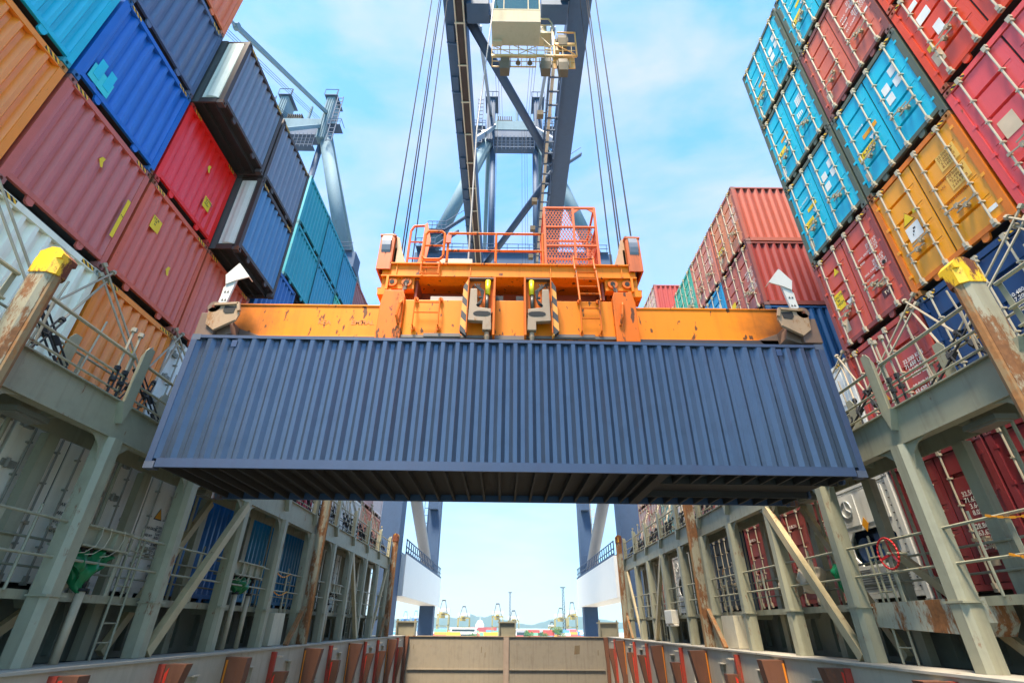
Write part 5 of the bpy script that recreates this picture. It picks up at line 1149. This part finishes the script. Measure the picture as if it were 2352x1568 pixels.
b = MB(); b.box(1.35, 2.0, 13.3, 14.0, 25.1, 25.25); b.path([(1.4, 13.3, 25.25), (1.4, 13.3, 26.4), (1.9, 13.3, 26.4), (2.05, 13.3, 26.0), (2.05, 13.3, 23.95)], .04, 6); b.tube((1.4, 13.3, 25.8), (2.05, 13.3, 25.8), .03, 6); b.box(1.5, 1.8, 13.5, 13.7, 25.3, 26.2); b.tube((1.35, 13.4, 25.1), (2.0, 13.4, 24.0), .025, 5)
for xx in (1.65, 1.95): b.box(xx, xx + .04, 13.6, 13.65, 23.0, 25.1)
for k in range(8): b.box(1.65, 1.99, 13.6, 13.64, 23.2 + .24 * k, 23.24 + .24 * k)
b.box(2.1, 2.4, 13.5, 13.8, 23.9, 24.9); build(lq(b), 'cab_stair', paint('stair_beige', (206, 180, 136), .5, .4, .25, 0), t)
for x, z in ((-.35, 22.55), (1.65, 22.55), (2.5, 22.5), (2.55, 24.6)):
    b = MB(); b.prism([(x - .26, z), (x + .26, z), (x + .22, z - .62), (x - .22, z - .62)], 'y', 13.25, 13.65); f = build(lq(b), 'floodlight', FLOODM, t)
    b = MB(); b.box(x - .22, x + .22, 13.3, 13.6, z + .01, z + .36); b.box(x - .30, x - .27, 13.35, 13.5, z - .15, z + .4); b.box(x + .27, x + .30, 13.35, 13.5, z - .15, z + .4); build(lq(b), 'ballast_box', plain('ballast_brown', (110, 92, 70), .6), f)
for x in (.30, .88):
    b = MB(); b.tube((x, 13.4, 22.95), (x, 13.4, 22.75), .04, 6); b.tube((x, 13.4, 22.75), (x, 13.4, 22.6), .07, 8, .13); build(lq(b), 'pendant_lamp', FLOODM, t)

# ------------------------------------------------------------------ wire ropes
for s in (-1, 1):
    side = 'left' if s < 0 else 'right'
    for x, y in ((2.86, 9.1), (2.74, 9.6), (2.70, 9.68), (2.62, 10.3)):
        t = tag(build(MB().tube((s * x + .05, y, 7.75), (s * x + .05, y, 28.2), .019, 6), 'hoist_rope', WIRE), 'thin dark steel hoist rope rising from the %s end of the headblock' % side, 'wire rope', 'hoist ropes above the %s sheave' % side)
tag(build(MB().path([(-1.1, 10.3, 7.2), (-1.12, 10.6, 14), (-.78, 12.4, 27.8)], .028, 6), 'power_cable', plain('cable_grey', (150, 140, 130), .5)), 'grey power cable running from the headblock up past the operator cab', 'cable')
for i, (x, y) in enumerate(((-1.75, 30), (-1.5, 30), (.75, 24), (.95, 24), (1.1, 24), (-.9, 22))):
    tag(build(MB().tube((x, y, 8 if i == 5 else 16), (x * .95, y - 2, 29), .012, 4), 'trolley_rope', WIRE), 'hair thin rope hanging between the boom girders in the middle', 'wire rope', 'thin ropes between the boom girders')

# ------------------------------------------------------------------ quay, water and everything beyond
GZ0 = -14.0
b = MB(); b.box(-6000, 6000, 40.2, 1500, GZ0 - 2, GZ0); tag(build(b, 'quay', paint('quay_concrete', (170, 164, 152), .8, .4, 0, 0, scale=.05)), kind='structure')
b = MB(); b.box(-9000, 9000, -3000, 9000, -18, -16.5); tag(build(b, 'water', plain('harbour_water', (60, 110, 120), .15)), kind='structure')
def hill(pts, y, depth, name):
    b = MB(); rnd = random.Random(int(y)); rows = 12; n = len(pts) * 6; V = []
    def H(u):
        f = u * (len(pts) - 1); i = min(int(f), len(pts) - 2); k = f - i; k = k * k * (3 - 2 * k); return pts[i][0] + (pts[i + 1][0] - pts[i][0]) * (f - i), pts[i][1] + (pts[i + 1][1] - pts[i][1]) * k
    for j in range(rows + 1):
        v = j / rows; pr = math.sin(math.pi * min(1, v * 1.0 + 0.0)) 
        for i in range(n + 1):
            x, h = H(i / n); V.append((x, y + depth * (v - .5), -16 + (h + 16) * pr + rnd.uniform(-1, 1) * h * .05 * pr))
    b.v = V
    for j in range(rows):
        for i in range(n): a = j * (n + 1) + i; b.f.append((a, a + 1, a + n + 2, a + n + 1))
    return b
FOREST = plain('wooded_hillside', (44, 78, 70), .9)
b = hill([(-1300, 30), (-900, 50), (-750, 78), (-604, 55), (-520, 64), (-435, 54), (-334, 92), (-255, 70), (-194, 68), (-134, 85), (-85, 60), (0, 44), (110, 20), (228, 8), (330, 32), (410, 52), (543, 70), (640, 78), (800, 60), (1100, 30)], 5200, 1000, 'hills')
tag(build(b, 'hills', FOREST, smooth=True), kind='structure')
YC = paint('yard_crane_yellow', (150, 134, 66), .5, .2, 0, 0); BLC = paint('far_crane_blue', (70, 120, 170), .5, .2, 0, 0)
def far_crane(x, y, H, label, mat, W):
    t = thing('quay_crane', label, 'crane', (x, y, GZ0), 0, 'distant gantry cranes across the yard')
    b = MB()
    for s in (-1, 1):
        b = MB()
        for q in (0, 16): b.box(s * W - .55, s * W + .55, q, q + 1.6, 0, H * .6)
        b.box(s * W - .6, s * W + .6, 0, 17.6, H * .3, H * .33); build(b, 'leg', mat, t)
    b = MB(); b.box(-W - .8, W + .8, 0, 1.6, H * .58, H * .62); b.box(-W, W, 0, 1.5, H * .28, H * .30); b.box(-2.4, 2.4, -28, 40, H * .62, H * .66); build(b, 'boom', mat, t)
    b = MB(); b.box(-W * 1.05, W * 1.05, 8, 20, H * .665, H * .78); build(b, 'machinery_house', paint('far_house', (190, 200, 200), .5, .1, 0, 0), t)
    b = MB(); b.bar((-W * .75, 1, H * .62), (-2.2, 2, H), .7, .7); b.bar((W * .75, 1, H * .62), (2.2, 2, H), .7, .7); b.box(-2.6, 2.6, 1.5, 2.6, H - 1, H + .6); build(b, 'a_frame', DARK if mat is YC else mat, t)
    b = MB(); b.box(-W * .6, W * .4, -6, 4, H * .5, H * .575); build(b, 'trolley', mat, t)
    return t
for x, y, H, lab, W in ((-92, 820, 46, 'yellow gantry crane farthest left in the gap beyond the hold', 8), (-68, 900, 40.5, 'yellow gantry crane second from the left in the gap, in front of the hills', 9), (-13.4, 850, 43, 'yellow gantry crane just left of the middle light mast', 8), (11.3, 900, 35, 'low yellow gantry crane just under the middle light mast', 8.5),
    (96, 1000, 42, 'yellow gantry crane behind the right lattice light mast', 10), (97, 830, 44.6, 'yellow gantry crane at the right end of the gap beside the crane leg', 6.5), (88, 1100, 21, 'small yellow gantry crane left of the right light mast', 6)):
    far_crane(x, y, H, lab, YC, W)
far_crane(-205, 1150, 38, 'blue gantry crane seen through the far left posts, nearer the edge', BLC, 7); far_crane(-184, 1150, 39.5, 'blue gantry crane seen through the far left posts, beside the white beam', BLC, 6)
def light_mast(x, y, H, label, w=1.6):
    t = thing('light_mast', label, 'light mast', (x, y, GZ0)); b = MB(); n = 14
    for sx in (-1, 1):
        for sy_ in (-1, 1): b.bar((sx * w, sy_ * w, 0), (sx * w * .6, sy_ * w * .6, H), .5, .5)
    for k in range(n):
        z0, z1 = H * k / n, H * (k + 1) / n; f = lambda z: w * (1 - .4 * z / H)
        for sy_ in (-1, 1): b.bar((-f(z0), sy_ * f(z0), z0), (f(z1), sy_ * f(z1), z1), .3, .3); b.bar((-f(z1), sy_ * f(z1), z1), (f(z1), sy_ * f(z1), z1), .3, .3)
    build(b, 'lattice_mast', plain('mast_grey_green', (36, 54, 62), .6), t)
    b = MB(); R_ = w * 2; b.box(-R_, R_, -1, 1, H, H + .4)
    for k in range(6): b.box(-R_ + k * R_ * .36, -R_ + k * R_ * .36 + .5, -1.2, 1.2, H + .4, H + 1.4)
    build(b, 'lamp_ring', DARK, t)
light_mast(4.6, 760, 53, 'slim lattice light mast in the middle of the gap', 1.1); light_mast(71, 700, 56, 'tall lattice light mast at the right of the gap')
def building(x, y, w, d, h, label, c, roof=(200, 204, 200), floors=3):
    t = thing('port_building', label, 'building', (x, y, GZ0)); b = MB(); b.box(-w / 2, w / 2, 0, d, 0, h); build(b, 'wall', paint('wall_%d_%d_%d' % c, c, .7, .15, 0, .1, scale=.1), t)
    b = MB(); b.box(-w / 2 - 1, w / 2 + 1, -1, d + 1, h + .01, h + .8); build(b, 'roof', plain('roof_%d' % roof[0], roof, .7), t)
    for k in range(floors):
        z = h * (k + .35) / floors; b = MB(); b.box(-w / 2 + 1.5, w / 2 - 1.5, -.12, -.01, z, z + h / floors * .42); build(b, 'window_band', plain('window_grey', (50, 70, 76), .2), t)
building(-42, 560, 25, 14, 11.5, 'white terminal building with dark window bands left of the middle', (236, 236, 226))
building(30, 640, 40, 40, 10.2, 'long pale grey warehouse right of the middle', (226, 218, 212), (214, 208, 204), 1)
t = thing('cargo_ship', 'white ship superstructure far beyond the yard', 'ship', (-63, 1350, -15)); b = MB(); b.box(-9.5, 9.5, 0, 12, 12, 19); b.box(-7, 7, 1, 11, 19.01, 23); b.box(-5, 5, 2, 9, 23.01, 26); build(b, 'superstructure', paint('ship_white', (240, 240, 236), .5, .1, 0, 0), t)
b = MB(); b.box(-30, 40, -2, 14, 2, 12); build(b, 'hull', paint('ship_hull', (150, 60, 60), .5, .2, 0, 0), t); b = MB(); b.tube((0, 5, 26), (0, 5, 33), .4, 6); build(b, 'mast', CRWHITE, t)
rnd = random.Random(5)
yc = [(228, 96, 96), (240, 150, 60), (90, 150, 190), (236, 226, 214), (200, 70, 66), (110, 170, 140), (240, 190, 120), (180, 90, 80)]
fm_ = MB(); fm_.box(-6.1, 6.1, 0, 2.44, 0, 2.6); cm_ = fm_.mesh('yard_container')
def yardbox(x, y, z, c, label, group='containers stacked in the distant yard'):
    tag(link('yard_container', cm_, paint('yard_%d_%d_%d' % c, c, .5, .2, 0, .2), loc=(x, y, z)), label, 'container', group)
for i in range(60):
    y = (600, 700, 820, 940)[i % 4]; x = -118 + 16.2 * (i // 4) + 3.5 * (i % 4)
    for k in range(rnd.randint(1, 4)): yardbox(x + rnd.uniform(-1, 1), y, GZ0 + 2.65 * k, rnd.choice(yc), 'small coloured container in the distant yard stacks across the quay')
for x, lab in ((-46, 'orange container row just beyond the left part of the end coaming, left one'), (-13.5, 'orange container row just beyond the left part of the end coaming, by the centre bracket')):
    t = thing('container_row', lab, 'container', (x, 500, GZ0), 0, 'orange containers near the end coaming'); b = MB(); b.box(-6.2, 6.2, 0, 2.4, 6.5, 9.1); build(b, 'body', paint('yard_orange', (250, 160, 50), .5, .2, 0, .2), t); b = MB(); b.box(-6.2, 6.2, .2, 2.2, 0, 6.49); build(b, 'lower_stack', paint('yard_grey', (180, 170, 160), .5, .2, 0, .2), t)
LEAF = plain('leaf_green', (60, 104, 44), .7); BARK = plain('bark', (80, 62, 44), .9)
def tree(x, y, H, Wd, label, seed):
    t = thing('tree', label, 'tree', (x, y, GZ0)); rn = random.Random(seed); b = MB(); b.tube((0, 0, 0), (0, 0, H * .5), H * .03, 7, H * .018)
    for k in range(6): a = rn.uniform(0, 6.28); b.tube((0, 0, H * (.3 + .04 * k)), (math.cos(a) * Wd * .5, math.sin(a) * Wd * .5, H * (.55 + .06 * k)), H * .012, 5, H * .004)
    build(b, 'trunk', BARK, t); b = MB(); cl = [(rn.gauss(0, Wd * .33), rn.gauss(0, Wd * .33), H * rn.uniform(.42, .95), rn.uniform(.16, .3) * Wd) for _ in range(16)]
    for _ in range(1500):
        c = rn.choice(cl); v = Vector((rn.gauss(0, 1), rn.gauss(0, 1), rn.gauss(0, .8))).normalized() * c[3] * rn.uniform(.5, 1.1); p = Vector(c[:3]) + v; a = Vector((rn.gauss(0, 1), rn.gauss(0, 1), rn.gauss(0, 1))).normalized(); q = a.orthogonal().normalized(); s_ = H * .035
        b.poly([p + a * s_, p + q * s_ * .6, p - a * s_, p - q * s_ * .6])
    build(b, 'crown', LEAF, t)
tree(53.8, 600, 12.6, 9, 'green tree standing at the right of the gap beside the pale warehouse', 3); tree(22.8, 600, 9.5, 8, 'low bushy tree in front of the pale warehouse, nearer the middle', 4); tree(40, 600, 8.4, 8, 'low bushy tree in front of the pale warehouse, farther right', 7); tree(-31, 545, 8, 9, 'low green tree in front of the white terminal building', 6)

# ------------------------------------------------------------------ the hazy air over the harbour
b = MB(); b.box(-9500, 9500, -3500, 9500, -19.5, 420)
hz = bpy.data.materials.new('haze_air'); hz.use_nodes = True; n = hz.node_tree.nodes; n.remove(n['Principled BSDF'])
pv = n.new('ShaderNodeVolumePrincipled'); pv.inputs['Density'].default_value = 0.00009; pv.inputs['Color'].default_value = (.78, .9, 1, 1); pv.inputs['Anisotropy'].default_value = 0.2
hz.node_tree.links.new(pv.outputs[0], n['Material Output'].inputs['Volume'])
tag(build(b, 'haze', hz), kind='stuff')
